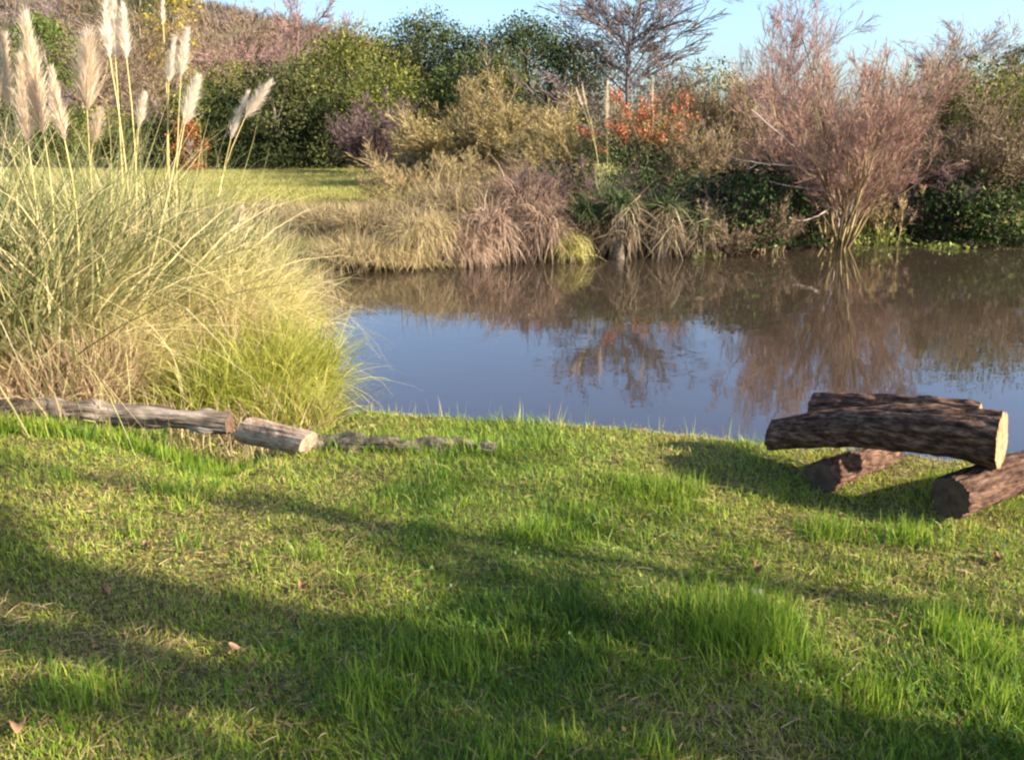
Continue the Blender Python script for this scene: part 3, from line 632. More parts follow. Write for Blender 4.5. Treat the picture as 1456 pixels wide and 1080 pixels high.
def bare_tree(label, u, vt, wpx, D, mat, seed, levels=None, r=.10, name='bare_tree', group=None, tr_mat=None, stems=1, leafmat=None, nleaf=0, ls=.1, cat='tree', fan=.25, R0=.1, minr=.004, sides=3, base=None, L0=1.0):
    p = gp(u, D) if base is None else base; h = topz(vt, D, u) - p[2]; wd = wpx / F * D; rg = rng_(seed)
    root = thing(name, p, label, cat, group)
    a = rg.uniform(0, 6.28, stems) if stems > 1 else np.zeros(1); t = np.abs(rg.normal(0, fan, stems)) if stems > 1 else np.array([.03])
    if stems > 1: t = fan * np.sqrt(rg.random(stems)) * 1.5
    b = np.stack([np.cos(a) * R0 * rg.random(stems), np.sin(a) * R0 * rg.random(stems), np.full(stems, -.03)], 1)
    d = np.stack([np.cos(a) * np.sin(t), np.sin(a) * np.sin(t), np.cos(t)], 1)
    lv = levels or [dict(k=7, wob=.07, n=13, ts=.15, ang=.75, lr=.75, rr=.55), dict(k=5, wob=.13, up=.05, n=11, ts=.2, ang=.6, lr=.5, rr=.55), dict(k=4, wob=.15, up=.05, n=10, ts=.2, ang=.55, lr=.5, rr=.55), dict(k=3, wob=.15, tip=.3)]
    segs, last = grow(rg, b, d, L0 * h * .6 * rg.uniform(.75, 1.1, stems) * (1 - .35 * (t / (t.max() + 1e-6)) ** 2 if stems > 1 else 1), r, lv)
    segs, last = fit(segs, last, wd, h)
    segs = [(s0, s1, np.maximum(r0, minr), np.maximum(r1, minr * .7)) for s0, s1, r0, r1 in segs]
    m = MB(); nt_ = max(1, len(segs) - 2)
    for s in segs[:nt_]: tubes(m, s, 6, rg)
    if stems > 1: tubes(m, (np.tile([[0., 0, -.12]], (stems, 1)), segs[0][0][::lv[0]['k']], np.full(stems, r), np.full(stems, r)), 6, rg)
    m.build('trunk' if stems == 1 else 'stems', M[tr_mat or mat], root, True)
    m = MB()
    for s in segs[nt_:]: tubes(m, s, sides, rg)
    m.build('twigs', M[mat], root)
    if leafmat:
        pts = last[0].reshape(-1, 3); i = rg.integers(0, len(pts), nleaf); P = pts[i] + rg.normal(0, ls * .9, (nleaf, 3)); P[:, 2] = np.maximum(P[:, 2], .05)
        m = MB(); leaves(m, P, ls, rg, .45, .2); m.build('leaves', M[leafmat], root)
    return root
FAN = [dict(k=7, wob=.09, up=.02, n=13, ts=.15, ang=.42, lr=.55, rr=.6), dict(k=4, wob=.14, up=.06, n=11, ts=.15, ang=.55, lr=.5, rr=.6), dict(k=3, wob=.16, up=.04, tip=.35)]
FAN4 = [dict(k=7, wob=.08, up=.02, n=8, ts=.2, ang=.42, lr=.6, rr=.6), dict(k=4, wob=.13, up=.05, n=6, ts=.15, ang=.5, lr=.55, rr=.6), dict(k=4, wob=.15, up=.04, n=5, ts=.15, ang=.5, lr=.5, rr=.6), dict(k=2, wob=.16, tip=.4)]
def shrub(label, u, vt, wpx, D, mat, seed, stems=14, leafmat=None, nleaf=0, ls=.08, name='shrub', group=None, r=.018, minr=.006, fan=.5, R0=.35, cat='shrub', lv=None, tr_mat=None, base=None):
    return bare_tree(label, u, vt, wpx, D, mat, seed, lv or FAN, r, name, group, tr_mat, stems, leafmat, nleaf, ls, cat, fan, R0, minr, 3, base)

# evergreen trees behind the meadow
GT = 'evergreen trees behind the meadow'
leafy_tree('dark green rounded tree at the far edge of the meadow', 400, 92, 185, 44, 'ev_dark', 201, 24000, .15, .0, 'evergreen_tree', group=GT)
leafy_tree('olive green tree standing right of the dark rounded tree', 508, 40, 170, 48, 'ev_olive', 202, 30000, .15, .0, 'evergreen_tree', group=GT)
leafy_tree('tall dark tree against the sky right of the hill slope', 600, 20, 150, 54, 'ev_mid', 203, 27000, .15, .0, 'evergreen_tree', group=GT)
leafy_tree('lower dark tree in the dip of the skyline', 662, 46, 140, 53, 'ev_dark', 204, 21000, .15, .0, 'evergreen_tree', group=GT)
leafy_tree('tall dark tree left of the big bare tree', 742, 26, 160, 52, 'ev_mid', 205, 27000, .15, .0, 'evergreen_tree', group=GT)
leafy_tree('olive tree low in front of the skyline dip', 690, 76, 150, 45, 'ev_mid', 206, 21000, .15, .0, 'evergreen_tree', group=GT)
leafy_tree('small dark tree hidden partly behind the big bare tree', 815, 52, 120, 50, 'ev_dark', 207, 18000, .15, .0, 'evergreen_tree', group=GT)
leafy_tree('bright green tree between the tan and the white plumes', 92, 22, 85, 52, 'ev_bright', 208, 6000, .17, .08, 'evergreen_tree', group=GT)
leafy_tree('light olive bush in front of the hill behind the leaning plumes', 345, 88, 130, 47, 'ev_olive', 209, 7000, .15, .05, 'evergreen_tree', group=GT)
leafy_tree('olive green bush low behind the white plumed pampas', 285, 130, 90, 43, 'ev_olive', 210, 5000, .14, .0, 'evergreen_tree', group=GT)
leafy_tree('yellow leaved tree at the top edge on the hillside', 272, -25, 66, 66, 'yellowleaf', 211, 3500, .20, .25, 'autumn_tree')
leafy_tree('olive bush at the foot of the olive green tree', 560, 92, 120, 43, 'ev_olive', 212, 5500, .15, .0, 'evergreen_tree', group=GT)
leafy_tree('small dark conifer far off at the right', 1417, 66, 44, 60, 'ev_dark', 213, 3000, .2, .1, 'evergreen_tree')
leafy_tree('rust coloured bush behind the base of the leaning plumes', 278, 168, 46, 40, 'rust', 214, 1600, .11, .0, 'autumn_bush', 'bush')

# bare winter trees on the slope and skyline
GB = 'bare trees on the slope behind the meadow'
bt = dict(r=.14, group=GB, minr=.017)
bare_tree('brown bare tree on the slope above the light olive bush', 300, 22, 190, 58, 'twig_brown', 221, **bt)
bare_tree('brown bare tree on the slope behind the white plumes', 195, 14, 180, 60, 'twig_brown', 222, **bt)
bare_tree('pinkish red bare tree reaching above the hill skyline', 425, -8, 150, 66, 'twig_pink', 223, **bt)
bare_tree('brown bare tree at the upper left edge behind the plumes', 20, 6, 170, 57, 'twig_brown', 224, **bt)
bare_tree('reddish bare tree just left of the olive green tree', 375, 44, 130, 56, 'twig_pink', 225, **bt)
bare_tree('brown bare tree between the green tree and the plume trio', 140, 40, 110, 54, 'twig_brown', 226, **bt)
bare_tree('pale brown bare tree low behind the slender plumes', 240, 78, 120, 50, 'twig_brown', 227, **bt)
bare_tree('faint grey bare tree on the skyline at the right edge', 1440, 22, 80, 58, 'twig_grey', 228, r=.10, minr=.012)
LONG = [dict(k=8, wob=.05, n=28, ts=.08, ang=.72, lr=.7, rr=.45), dict(k=6, wob=.10, up=.06, n=13, ts=.12, ang=.6, lr=.5, rr=.55), dict(k=4, wob=.13, up=.05, n=9, ts=.15, ang=.5, lr=.5, rr=.6), dict(k=3, wob=.14, tip=.35)]
bare_tree('big grey-purple bare tree rising out of the top of the picture behind the orange shrub', 880, -60, 290, 30, 'twig_dusk', 229, LONG, .10, minr=.0125, tr_mat='twig_dusk')
bare_tree('thin pale bare tree poking above the shrubs left of the red twigged tree', 1112, -30, 150, 24, 'twig_pink', 230, LONG, .035, minr=.005)
bare_tree('thin grey bare tree above the shrubs right of the red twigged tree', 1318, 26, 150, 26, 'twig_grey', 231, LONG, .035, minr=.0055)

leafy_tree('dark olive bush at the foot of the slope behind the plume trio', 150, 150, 130, 46, 'ev_olive', 232, 6000, .15, .0, 'evergreen_bush', 'bush')
leafy_tree('dark green bush at the foot of the slope behind the leftmost plumes', 20, 140, 150, 46, 'ev_dark', 233, 6000, .15, .0, 'evergreen_bush', 'bush')
leafy_tree('dark green bush behind the rust coloured bush and leaning plumes', 330, 135, 110, 44, 'ev_dark', 234, 5500, .15, .0, 'evergreen_bush', 'bush')
leafy_tree('dark green bush low behind the slender white plumes', 225, 170, 110, 44, 'ev_dark', 235, 5000, .15, .0, 'evergreen_bush', 'bush')
leafy_tree('dark bush joining the rounded tree and the purple shrub', 470, 135, 90, 43, 'ev_dark', 236, 5000, .15, .0, 'evergreen_bush', 'bush')
bare_tree('grey brown bare tree highest on the left slope', 90, -30, 200, 75, 'twig_grey', 237, r=.16, minr=.02, group=GB)
bare_tree('brown bare tree on the slope left of the pinkish red one', 335, -10, 170, 74, 'twig_brown', 238, r=.16, minr=.02, group=GB)
bare_tree('brown bare tree high on the slope behind the slender plumes', 235, -30, 170, 76, 'twig_brown', 239, r=.16, minr=.02, group=GB)
# shrubs on the far side
GS = 'bare shrubs beyond the pond'
shrub('dark purple brown twiggy shrub at the meadow edge', 540, 128, 120, 38, 'twig_purple', 241, 18, group=GS, minr=.012, r=.03)
shrub('broad tan willow shrub fanning up right of the meadow', 640, 112, 190, 29, 'twig_tan', 242, 26, 'willowleaf', 2600, .09, 'willow_shrub', minr=.008, r=.03, group='willow shrubs beyond the pond', fan=.6)
shrub('yellowish willow shrub left of the orange shrub', 735, 104, 170, 28, 'twig_tan', 243, 24, 'willowleaf', 3600, .09, 'willow_shrub', minr=.008, r=.03, group='willow shrubs beyond the pond', fan=.55)
shrub('low yellow-olive willow shrub behind the orange shrub', 800, 148, 130, 25, 'twig_tan', 244, 20, 'willowleaf', 2600, .08, 'willow_shrub', minr=.007, r=.025, group='willow shrubs beyond the pond')
shrub('tan twigs fanning low over the bank below the broad willow', 610, 205, 190, 21, 'twig_tan', 245, 24, 'willowleaf', 500, .06, group=GS, fan=.7, minr=.005)
shrub('pinkish brown twigs on the bank left of the orange shrub', 735, 215, 150, 19.2, 'twig_brown', 246, 22, 'willowleaf', 500, .06, group=GS, fan=.6, minr=.005)
shrub('reddish brown shrub low beside the purple shrub at the meadow edge', 590, 215, 90, 30, 'twig_pink', 247, 16, group=GS, minr=.008)
leafy_tree('olive shrub right of the big bare tree against the sky', 1010, 86, 130, 32, 'ev_olive', 248, 4200, .10, .0, 'olive_shrub', 'shrub', loose=.9)
shrub('olive brown willow shrub right of the orange leaves', 1015, 120, 130, 27, 'twig_tan', 249, 22, 'willowleaf', 1800, .08, 'willow_shrub', minr=.007, r=.025, group='willow shrubs beyond the pond')
shrub('dark reddish shrub just left of the red twigged tree', 1080, 130, 120, 23, 'twig_brown', 250, 24, group=GS, minr=.006)
leafy_tree('olive shrub behind the big bare tree', 930, 105, 120, 33, 'ev_olive', 251, 3600, .11, .0, 'olive_shrub', 'shrub')
leafy_tree('olive brown tree right of the red twigged tree', 1330, 84, 150, 36, 'ev_olive', 252, 5200, .12, .0, 'olive_shrub', 'shrub')
shrub('brown leafless shrub in front of the olive brown tree at right', 1320, 110, 150, 29, 'twig_brown', 253, 26, 'willowleaf', 900, .08, group=GS, minr=.008, r=.03)
leafy_tree('olive shrub at the right edge below the dark conifer', 1440, 104, 130, 33, 'ev_olive', 254, 5200, .11, .0, 'olive_shrub', 'shrub')
shrub('pinkish brown leafless shrub below the skyline at the right', 1390, 92, 130, 35, 'twig_pink', 255, 24, group=GS, minr=.010, r=.03)
shrub('brown shrub leaning over the dark leaves at the right edge', 1420, 150, 170, 21, 'twig_brown', 256, 28, 'willowleaf', 900, .07, group=GS, minr=.006)
shrub('grey brown shrub hanging over the bank right of the red twigged tree', 1330, 185, 150, 19.6, 'twig_brown', 257, 26, 'willowleaf', 700, .06, group=GS, minr=.005, fan=.65)

shrub('brown twigs filling the bank behind the foot of the red twigged tree', 1160, 190, 150, 20.5, 'twig_brown', 258, 26, 'willowleaf', 700, .06, group=GS, minr=.006, fan=.6)
shrub('olive tan twigs right behind the red twigged tree', 1250, 150, 150, 22, 'twig_tan', 259, 26, 'willowleaf', 1500, .07, group=GS, minr=.006, fan=.6)
leafy_tree('olive shrub glimpsed through the stems of the red twigged tree', 1190, 150, 170, 27, 'ev_olive', 260, 5200, .10, .0, 'olive_shrub', 'shrub')
shrub('dull brown twigs behind the right half of the orange shrub', 985, 170, 130, 21.5, 'twig_brown', 262, 24, 'willowleaf', 900, .06, group=GS, minr=.006, fan=.55)
shrub('olive brown brush filling the skyline left of the red twigged tree', 1085, 92, 170, 26, 'twig_tan', 631, 34, 'willowleaf', 3200, .08, group=GS, minr=.008, fan=.6)
shrub('dense dull brown brush behind the orange shrub and bare tree', 950, 98, 170, 25, 'twig_brown', 632, 34, 'willowleaf', 2200, .08, group=GS, minr=.008, fan=.6)
shrub('tall grey brown brush right of the red twigged tree', 1320, 66, 190, 21.5, 'twig_brown', 633, 36, 'willowleaf', 2200, .08, group=GS, minr=.008, fan=.55)
leafy_tree('big dull olive tree filling the right edge above the glossy bushes', 1415, 74, 210, 20, 'ev_olive', 634, 9000, .075, .0, 'olive_shrub', 'tree')
shrub('brown tangle of twigs in front of the big dull olive tree', 1400, 120, 220, 18.8, 'twig_brown', 635, 34, 'willowleaf', 900, .06, group=GS, minr=.006, fan=.6)
def shore(u):
    for D in np.arange(24, 8, -.05):
        x = at(u, 300, D)[0]
        if pond_d(np.array([x]), np.array([D]))[0] > 0: return D
    return 13.0

# red twigged tree at the water with bleached limbs
D = shore(1195) + .2
red = bare_tree('red twigged tree with pale stems standing at the far waterline', 1190, 10, 236, D, 'twig_red', 261,
    [dict(k=9, wob=.07, up=.02, n=11, ts=.16, ang=.40, lr=.5, rr=.5), dict(k=5, wob=.10, up=.06, n=9, ts=.12, ang=.42, lr=.5, rr=.6), dict(k=4, wob=.13, up=.05, n=8, ts=.12, ang=.45, lr=.55, rr=.65), dict(k=2, wob=.14, tip=.45)],
    .026, 'red_twig_tree', stems=22, fan=.44, R0=.28, minr=.0031, tr_mat='twig_tan')
rp = np.array(red.location)
def limb(parent, pix, D, r0, r1, mat, label=None, name='dead_limb', seed=1):
    P = np.array([at(u, v, D + dz) for u, v, dz in pix]) - np.array(parent.location); rg = rng_(seed)
    t = np.linspace(0, len(P) - 1, 26); i = np.minimum(t.astype(int), len(P) - 2); f = (t - i)[:, None]
    Pm = np.concatenate([[2 * P[0] - P[1]], P, [2 * P[-1] - P[-2]]])
    a, b_, c, d_ = Pm[i], Pm[i + 1], Pm[i + 2], Pm[i + 3]
    Q = .5 * (2 * b_ + (c - a) * f + (2 * a - 5 * b_ + 4 * c - d_) * f ** 2 + (3 * b_ - a - 3 * c + d_) * f ** 3) + rg.normal(0, .004, (26, 3))
    rr = np.linspace(r0, r1, 26); m = MB(); tubes(m, (Q[:-1], Q[1:], rr[:-1], rr[1:]), 7, rg)
    for k in range(7):
        j = rg.integers(6, 25); dr = nrm(Q[j] - Q[j - 1] + rg.normal(0, .5, 3) * np.linalg.norm(Q[j] - Q[j - 1]))
        sg, _ = grow(rg, [Q[j]], [dr], rg.uniform(.15, .45), rr[j] * .5, [dict(k=4, wob=.15, n=2, lr=.5, ts=.3), dict(k=3, wob=.15)])
        for s in sg: tubes(m, s, 4, rg)
    o = m.build(name, M[mat], parent, True)
    if label: o['label'] = label
limb(red, [(1196, 330, 0), (1212, 268, -.4), (1155, 231, -.9), (1108, 190, -1.1), (1068, 155, -1.2)], D, .022, .007, 'dead_white', 'long bleached limb slanting up to the left', seed=1)
limb(red, [(1190, 325, 0), (1180, 262, -.5), (1148, 240, -.9), (1095, 234, -1.0), (1045, 226, -1.0)], D, .017, .006, 'dead_white', seed=2)
limb(red, [(1194, 335, -.1), (1188, 290, -.6), (1176, 273, -.8), (1126, 265, -.9), (1095, 258, -.9)], D, .017, .006, 'dead_white', seed=3)
limb(red, [(1196, 330, -.1), (1184, 297, -.6), (1160, 308, -.8), (1132, 313, -.85), (1090, 295, -.85)], D, .019, .006, 'dead_white', seed=4)
limb(red, [(1200, 330, 0), (1240, 268, -.3), (1270, 246, -.4), (1302, 238, -.45)], D, .014, .005, 'dead_white', seed=5)

# the orange shrub over a thatch of strap leaves
D = 21.8; p = gp(905, D)
root = thing('orange_leaved_shrub', p, 'dark shrub topped with orange red leaf sprays on the far bank', 'shrub')
rg = rng_(271); st = MB(); lf = MB(); gl = MB()
sprays = [(878, 134, 893, 160), (868, 128, 880, 150), (881, 180, 892, 196), (838, 188, 852, 196), (930, 132, 934, 160), (968, 142, 980, 152), (975, 160, 996, 172), (958, 192, 976, 204), (905, 178, 912, 192), (998, 228, 1008, 240), (922, 150, 930, 175), (862, 170, 872, 186), (945, 168, 955, 180), (890, 150, 899, 176), (910, 140, 916, 160), (884, 196, 896, 202), (825, 184, 838, 192), (940, 182, 950, 196), (952, 150, 966, 160), (915, 196, 926, 206)]
sprays += [(u + 905, v + 178, u + 915, v + 190) for u, v in rg.normal(0, 1, (22, 2)) * [42, 17]]
for (u0, v0, u1, v1) in sprays:
    dd = D + rg.uniform(-.7, .5); a = at(u0, v0, dd) - p; b_ = at(u1, v1, dd) - p
    n_ = int(rg.integers(40, 85)); t = rg.random((n_, 1)); P = a + (b_ - a) * t + rg.normal(0, .065, (n_, 3)); leaves(lf, P, .072, rg, .5, .2)
    q0 = np.array([rg.normal(0, .25), rg.normal(0, .2), .25]); q1 = (q0 + b_) / 2 + [0, 0, .25]; Q = np.stack([q0, q1, b_, a])
    tubes(st, (Q[:-1], Q[1:], np.array([.014, .010, .006]), np.array([.010, .006, .003])), 5, rg)
P = rg.normal(0, 1, (5200, 3)) * [.85, .6, .42] + [.12, .05, 1.0]; P[:, 2] = np.maximum(P[:, 2], .1); leaves(gl, P, .08, rg, .4, .2)
P = rg.normal(0, 1, (700, 3)) * [.75, .5, .28] + [.05, 0, 1.75]; lf2 = MB(); leaves(lf2, P, .06, rg, .45, .2)
st.build('stems', M['twig_brown'], root, True); gl.build('dark_leaves', M['frond'], root); lf.build('orange_leaves', M['orange'], root); lf2.build('tan_leaves', M['willowleaf'], root)
def skirted(label, u, off, seed, h, wd, hue=(0, 1)):
    D = shore(u) + off; p = gp(u, D); rg = rng_(seed); root = thing('strap_leaf_tussock', p, label, 'tussock', 'strap leaved tussocks at the far waterline')
    n = 520; bn = rg.uniform(0, 6.28, 11); a = bn[rg.integers(0, 11, n)] + rg.normal(0, .17, n); P = np.stack([np.cos(a) * .13, np.sin(a) * .13, h * rg.uniform(.25, .95, n)], 1)
    Dd = np.stack([np.cos(a), np.sin(a), rg.uniform(.3, 1.0, n)], 1); m = MB()
    ribbons(m, P, Dd, wd * rg.uniform(.2, 1.7, n) + h * .3, .016, rg.uniform(1.6, 5.5, n), 7, rg.uniform(*hue, n) * rg.uniform(.4, 1, 11)[rg.integers(0, 11, n)], rg, curl=.45); m.build('dead_leaves', M['deadfrond'], root)
    n = 330; a = rg.uniform(0, 6.28, n); P = np.stack([np.cos(a) * .08, np.sin(a) * .08, np.full(n, h * .9)], 1); t = rg.uniform(.1, 1.2, n)
    Dd = np.stack([np.cos(a) * np.sin(t), np.sin(a) * np.sin(t), np.cos(t)], 1); m = MB()
    ribbons(m, P, Dd, rg.uniform(.28, .58, n), .024, rg.uniform(1.5, 4.0, n), 5, None, rg, curl=.3); m.build('green_leaves', M['frond'], root)
    m = MB(); z = np.linspace(-.3, h, 6); c = np.zeros((6, 3)); c[:, 2] = z; rr = np.array([.16, .13, .11, .10, .10, .08]); tubes(m, (c[:-1], c[1:], rr[:-1], rr[1:]), 9, rg); m.build('trunk', M['drift'], root, True)
skirted('tallest strap leaved tussock with a pale dead skirt below the orange leaves', 880, .16, 281, .95, .46)
skirted('strap leaved tussock right of the tallest one with two hanging skirts', 943, .18, 282, .85, .42)
skirted('small strap leaved tussock at the right end of the pale skirts', 990, .12, 283, .64, .36)
skirted('darker toned tussock left of the tallest pale skirt', 832, .4, 284, .70, .30, (0, .35))  # dead leaves take only the darker tones
leafy_tree('low green bush coloured dark like shade between tussocks and red twigged tree', 1050, 232, 150, shore(1050) + .5, 'gloss', 285, 4200, .075, .0, 'dark_bush', 'bush')
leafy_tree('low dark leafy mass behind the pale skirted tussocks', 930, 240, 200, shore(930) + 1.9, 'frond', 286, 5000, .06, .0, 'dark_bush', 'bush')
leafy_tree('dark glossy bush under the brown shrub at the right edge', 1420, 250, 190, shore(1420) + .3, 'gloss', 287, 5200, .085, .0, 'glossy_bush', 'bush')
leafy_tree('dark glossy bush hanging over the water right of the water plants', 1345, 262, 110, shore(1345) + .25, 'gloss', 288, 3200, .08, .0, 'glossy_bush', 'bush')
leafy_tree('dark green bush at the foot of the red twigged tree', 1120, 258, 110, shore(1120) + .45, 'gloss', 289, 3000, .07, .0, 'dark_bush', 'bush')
leafy_tree('dark bush above the dead sedge mounds', 790, 232, 110, shore(790) + 2.0, 'ev_dark', 290, 2600, .075, .0, 'dark_bush', 'bush')
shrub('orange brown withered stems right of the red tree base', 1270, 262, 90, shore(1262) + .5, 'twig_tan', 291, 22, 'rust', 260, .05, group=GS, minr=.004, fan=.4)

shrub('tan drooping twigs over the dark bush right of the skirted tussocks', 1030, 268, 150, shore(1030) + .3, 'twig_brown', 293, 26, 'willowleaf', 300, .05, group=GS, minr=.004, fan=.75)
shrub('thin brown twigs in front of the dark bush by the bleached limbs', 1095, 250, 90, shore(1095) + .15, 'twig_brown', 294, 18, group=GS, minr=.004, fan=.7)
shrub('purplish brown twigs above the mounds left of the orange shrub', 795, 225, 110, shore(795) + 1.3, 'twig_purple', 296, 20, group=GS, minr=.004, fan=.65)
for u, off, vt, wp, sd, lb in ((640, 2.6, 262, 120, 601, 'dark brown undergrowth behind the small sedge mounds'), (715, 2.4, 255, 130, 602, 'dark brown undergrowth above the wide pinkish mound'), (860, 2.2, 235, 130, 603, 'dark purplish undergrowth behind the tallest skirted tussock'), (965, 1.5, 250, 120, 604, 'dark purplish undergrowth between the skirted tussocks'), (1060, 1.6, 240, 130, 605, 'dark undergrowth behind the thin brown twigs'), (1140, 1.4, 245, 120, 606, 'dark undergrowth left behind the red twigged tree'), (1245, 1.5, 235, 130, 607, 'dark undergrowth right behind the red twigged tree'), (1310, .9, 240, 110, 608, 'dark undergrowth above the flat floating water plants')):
    shrub(lb, u, vt, wp, shore(u) + off, 'twig_purple', sd, 22, 'gloss', 900, .06, group='undergrowth coloured dark to shade the far bank gaps', minr=.006, fan=.8, R0=.5)  # dark twig colour makes the gaps between bank plants look shaded
# small far pampas plumes among the shrubs
pampas('far pampas clump with thin white plumes beside the orange leaves', 862, shore(862) + 3.2, 295, 500, (.6, 1.5), .4,
       [(816, 124, 828, 150, 4, 1), (824, 118, 834, 150, 4, 1), (862, 110, 863, 170, 7, 1), (925, 108, 928, 146, 4, 1)], group='far pampas')

# mounds of dead sedge and dry bank grass
GM = 'dead sedge mounds on the far bank'
def mound(label, u, off, seed, h, n, mat, L, R0=.35, tone=(0, 1), droop=(2.2, 4.5), W=.012, name='dead_sedge', cat='sedge', group=GM, spread=.9):
    p = gp(u, shore(u) + off); rg = rng_(seed); m = MB()
    a = rg.uniform(0, 6.28, n); rr = R0 * np.sqrt(rg.random(n)); P = np.stack([np.cos(a) * rr, np.sin(a) * rr, h * (1 - .5 * (rr / R0) ** 2) * rg.uniform(.3, 1, n)], 1)
    t = np.abs(rg.normal(.5, spread * .5, n)); a2 = a + rg.normal(0, .5, n); Dd = np.stack([np.cos(a2) * np.sin(t), np.sin(a2) * np.sin(t) - .15, np.cos(t)], 1)
    ribbons(m, P, Dd, rg.uniform(L[0], L[1], n), rg.uniform(W * .6, W * 1.4, n), rg.uniform(*droop, n), 6, np.clip(rg.uniform(*tone, n), 0, 1), rg, curl=.15)
    o = m.build(name, M[mat], None); o.location = p; tag(o, label, cat, group)
mound('wide pinkish dead sedge mound overhanging the water in the middle', 698, .35, 301, .72, 900, 'deadsedge', (.4, .85), .30, (.2, 1), (1.8, 4.5), .016)
mound('pinkish dead sedge mound touching the dark tussock', 770, .35, 302, .70, 800, 'deadsedge', (.4, .85), .26, (.1, .9), (1.8, 4.5), .016)
mound('sedge toned dark as shade in the hollow between the two pinkish mounds', 735, .3, 307, .40, 500, 'deadsedge', (.3, .6), .25, (0, .3), (1.8, 4), .014)  # dark tone range stands in for shade in the hollow
mound('brown dead sedge on the slope above the pinkish mounds', 745, 1.3, 303, .70, 1000, 'deadsedge', (.5, .95), .5, (.2, .9), (1.2, 3.5), .014)
mound('pinkish dead sedge slumped at the water left of the overhanging mound', 668, .15, 308, .40, 500, 'deadsedge', (.3, .6), .22, (.3, 1), (1.8, 4.5), .015)
mound('pale tan dead grass heap left of the pinkish mounds', 598, .6, 304, .60, 1500, 'bankgrass', (.45, .9), .5, (.5, .95))
mound('small brown dead sedge mound just left of the overhanging one', 655, .25, 305, .45, 900, 'deadsedge', (.35, .7), .35, (0, .7))
mound('pale yellow sedge tuft hanging to the water between mound and tussock', 810, .08, 306, .42, 420, 'yellowtuft', (.3, .6), .18)
GG = 'dry grass clumps on the far bank'
for i, (u, off, h, tone, lb) in enumerate([
    (495, .5, .30, (.3, 1), 'dry grass clump at the far left corner of the pond'),
    (535, .4, .28, (.5, 1), 'yellowish dry grass clump at the water left of the tan heap'),
    (575, .3, .22, (.6, 1), 'short yellow dry grass hanging over the water below the tan heap'),
    (515, 1.6, .30, (.1, .9), 'brownish dry grass clump on the slope behind the corner of the pond'),
    (560, 2.2, .34, (.2, .9), 'dry grass clump on top of the bank behind the tan heap'),
    (460, 2.0, .30, (.2, .9), 'dry grass clump beside the bright sedge on the left bank'),
    (430, 3.2, .18, (.1, .9), 'dry grass clump at the near edge of the meadow'),
    (500, 3.2, .18, (.2, .9), 'olive dry grass clump at the near edge of the meadow'),
    (630, 2.4, .55, (.1, .8), 'brown dry grass clump below the tan twigs'),
    (665, 1.5, .55, (.1, .9), 'dry grass clump behind the small brown sedge mound'),
    (385, 4.2, .18, (.1, .8), 'dry grass clump seen between the leaning plumes and the meadow')]):
    mound(lb, u, off, 320 + i, h, 900, 'bankgrass', (.12 + h * .5, .25 + h * 1.05), .5, tone, (1.0, 3.0), .010, 'dry_grass_clump', 'grass clump', GG, .7)

# leafy water plants at the far waterline
def waterplants(label, u, v, wpx, seed, n, h=.22, dp=.35):
    c = on_z(u, v, WZ); rg = rng_(seed); w_ = wpx / F * c[1] / 2; x = np.clip(rg.normal(0, .5, n), -1.1, 1.1) * w_; y = rg.normal(0, dp * .5, n)
    z = np.abs(rg.normal(0, h * .5, n)) * (1 - .5 * (x / w_) ** 2) + .015; m = MB(); P = np.stack([x, y, z], 1); leaves(m, P, .085, rg, .75, .9)
    Bs = P.copy(); Bs[:, 2] = -.02; 
    tubes(m, (Bs[::2], P[::2], np.full(len(P[::2]), .004), np.full(len(P[::2]), .003)), 3, rg); o = m.build('water_plant', M['waterplant']); o.location = c; tag(o, label, 'water plant', 'water plants at the far waterline')
waterplants('broad bright patch of water plants below the red twigged tree', 1232, 346, 140, 341, 620, .30)
waterplants('small patch of water plants left of the red twigged tree', 1080, 354, 60, 342, 220, .22)
waterplants('tiny bright green water plants beside the dead sedge mounds', 636, 376, 50, 343, 130, .16)
waterplants('sparse water plants at the foot of the dark tussocks', 990, 365, 50, 344, 90, .14)
waterplants('sparse flat water plants floating right of the broad bright patch', 1345, 352, 60, 345, 110, .06)

# ------------------------------------------------------------------ ground cover nobody could count
rng = rng_(401)
n = 120000; x = rng.uniform(-7, 14, n); y = rng.uniform(4.6, 24, n); d = pond_d(x, y)
lawnside = (x > -1.15) & (y < 7.5)
k = (d < -.05) & (d > -8) & (~lawnside) & ~((x > -1.2) & (y > 12.5) & (d > -.25)) & (rng.random(n) < np.clip(1.1 + d * .10, .15, 1)); x, y, d = x[k], y[k], d[k]; n = len(x)
az = rng.uniform(0, 6.28, n); tl = np.abs(rng.normal(.3, .4, n)); D3 = np.stack([np.cos(az) * np.sin(tl), np.sin(az) * np.sin(tl), np.cos(tl)], 1)
mb = MB(); ribbons(mb, np.stack([x, y, hgt(x, y) - .01], 1), D3, rng.uniform(.10, .34, n) * (.5 + fbm(x * .9, y * .9, 2)), rng.uniform(.005, .011, n), rng.uniform(.6, 2.4, n), 3, np.clip(.35 + .9 * (fbm(x * .7 + 5, y * .7, 2) - .5) + rng.normal(.1, .2, n), 0, 1), rng)
tag(mb.build('bank_grass', M['bankgrass']), 'dry grass covering the banks around the pond', 'grass', kind='stuff')
M['meadow'] = plantmat('meadow_blades', [(0, .10, .12, .025), (.45, .22, .22, .05), (.75, .33, .29, .09), (1, .38, .29, .13)], .35, .6, .2)
n = 90000; y = 19 * (45 / 19) ** rng.random(n); x = rng.uniform(-.42, .1, n) * y; k = pond_d(x, y) < -1; x, y = x[k], y[k]; n = len(x)
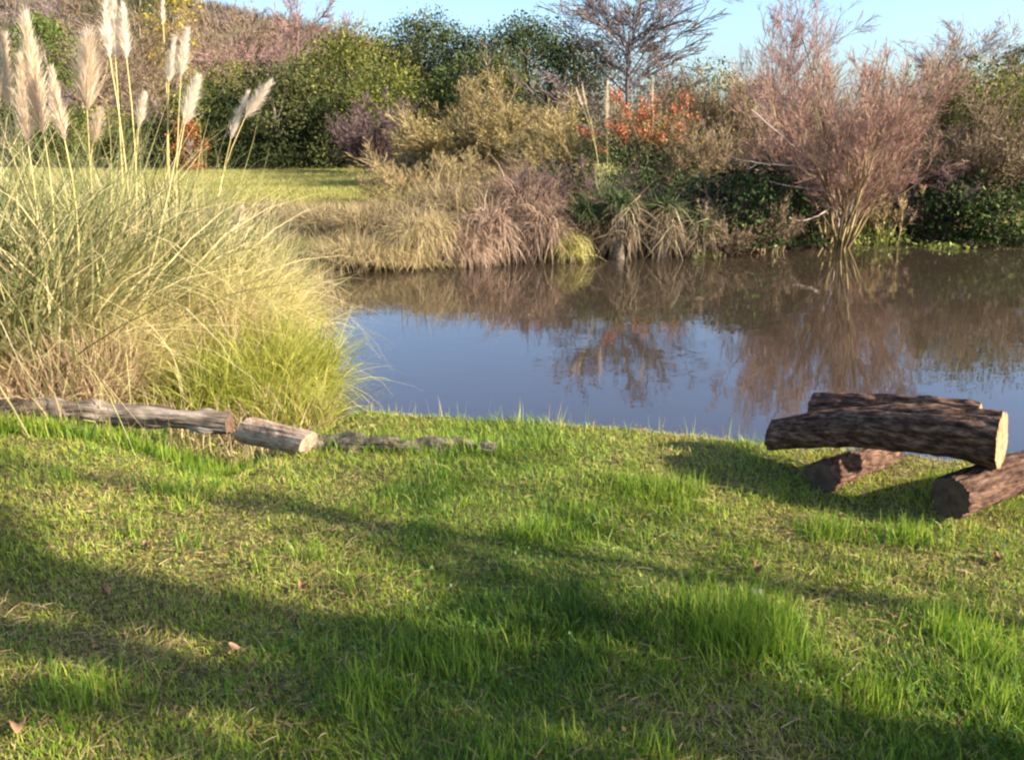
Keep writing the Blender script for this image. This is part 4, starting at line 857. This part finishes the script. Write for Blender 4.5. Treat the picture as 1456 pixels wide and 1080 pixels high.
az = rng.uniform(0, 6.28, n); tl = np.abs(rng.normal(.1, .4, n)); D3 = np.stack([np.cos(az) * np.sin(tl), np.sin(az) * np.sin(tl), np.cos(tl)], 1)
mb = MB(); ribbons(mb, np.stack([x, y, hgt(x, y) - .01], 1), D3, rng.uniform(.04, .14, n), rng.uniform(.012, .025, n), rng.uniform(.4, 1.4, n), 2, np.clip(.25 + .6 * fbm(x * .25, y * .5, 3) + rng.normal(0, .15, n), 0, 1), rng)
tag(mb.build('meadow_grass', M['meadow']), 'sunny short grass of the meadow beyond the pond', 'grass', kind='stuff')
# bare scrub covering the hillside
rng = rng_(402); nb = 3000; x = rng.uniform(-120, 5, nb); y = rng.uniform(98, 165, nb); z = hillz(x, y)
a = np.repeat(np.arange(nb), 26); n = len(a); az = rng.uniform(0, 6.28, n); tl = np.abs(rng.normal(.1, .6, n))
D3 = np.stack([np.cos(az) * np.sin(tl), np.sin(az) * np.sin(tl), np.cos(tl)], 1); hh = rng.uniform(1.0, 3.4, nb)[a] * rng.uniform(.6, 1.1, n); tn = np.clip(fbm(x * .09, y * .05, 3) * 1.8 - .4 + rng.normal(0, .16, nb), 0, 1)[a]
mb = MB(); P = np.stack([x[a], y[a], z[a]], 1) + rng.normal(0, .5, (n, 3)) * [1, 1, .1]
ribbons(mb, P, D3, hh, .12, .3, 3, np.clip(tn + rng.normal(0, .1, n), 0, 1), rng, curl=.3)
M['hillscrub'] = plantmat('hill_scrub', [(0, .045, .055, .025), (.3, .095, .085, .05), (.55, .14, .105, .08), (.8, .19, .135, .115), (1, .11, .085, .08)], 0, .9, .05)
tag(mb.build('hillside_scrub', M['hillscrub']), 'pinkish brown leafless scrub covering the far hillside', 'scrub', kind='stuff')

# ------------------------------------------------------------------ trees standing right of the view, whose shadows cross the lawn
def shade_tree(label, s_, u_, h, r, seed, leafn, spread):
    ca, sa = cos(SUN_AZ), sin(SUN_AZ); x, y = u_ * ca - s_ * sa, u_ * sa + s_ * ca
    p = np.array([x, y, H(x, y)]); root = thing('shade_tree', p, label, 'tree'); rg = rng_(seed)
    segs, last = grow(rg, [[0, 0, -.1]], [[.0, .0, 1]], h, r, [dict(k=10, wob=.006, n=16, ts=.38, ang=.95, lr=spread, rr=.42, tip=.3), dict(k=5, wob=.12, n=6, ts=.3, ang=.6, lr=.5, rr=.5), dict(k=4, wob=.15)])
    m = MB(); tubes(m, segs[0], 12, rg); [tubes(m, s, 5, rg) for s in segs[1:]]; m.build('trunk', M['bark_grey'], root, True)
    pts = last[0].reshape(-1, 3); i = rg.integers(0, len(pts), leafn); m = MB(); leaves(m, pts[i] + rg.normal(0, .16, (leafn, 3)), .09, rg, .5, .2); m.build('crown', M['ev_olive'], root)
shade_tree('tall tree right of the camera casting the broad shadow over the lawn', 2.20, 8.5, 9.0, .27, 501, 2200, .24)
shade_tree('slim tree right of the camera casting a thin shadow on the lawn', 3.14, 9.5, 8.0, .08, 502, 900, .22)
shade_tree('leafy tree beside the camera dappling the nearest grass', 1.93, 7.2, 8.5, .15, 503, 4500, .12)
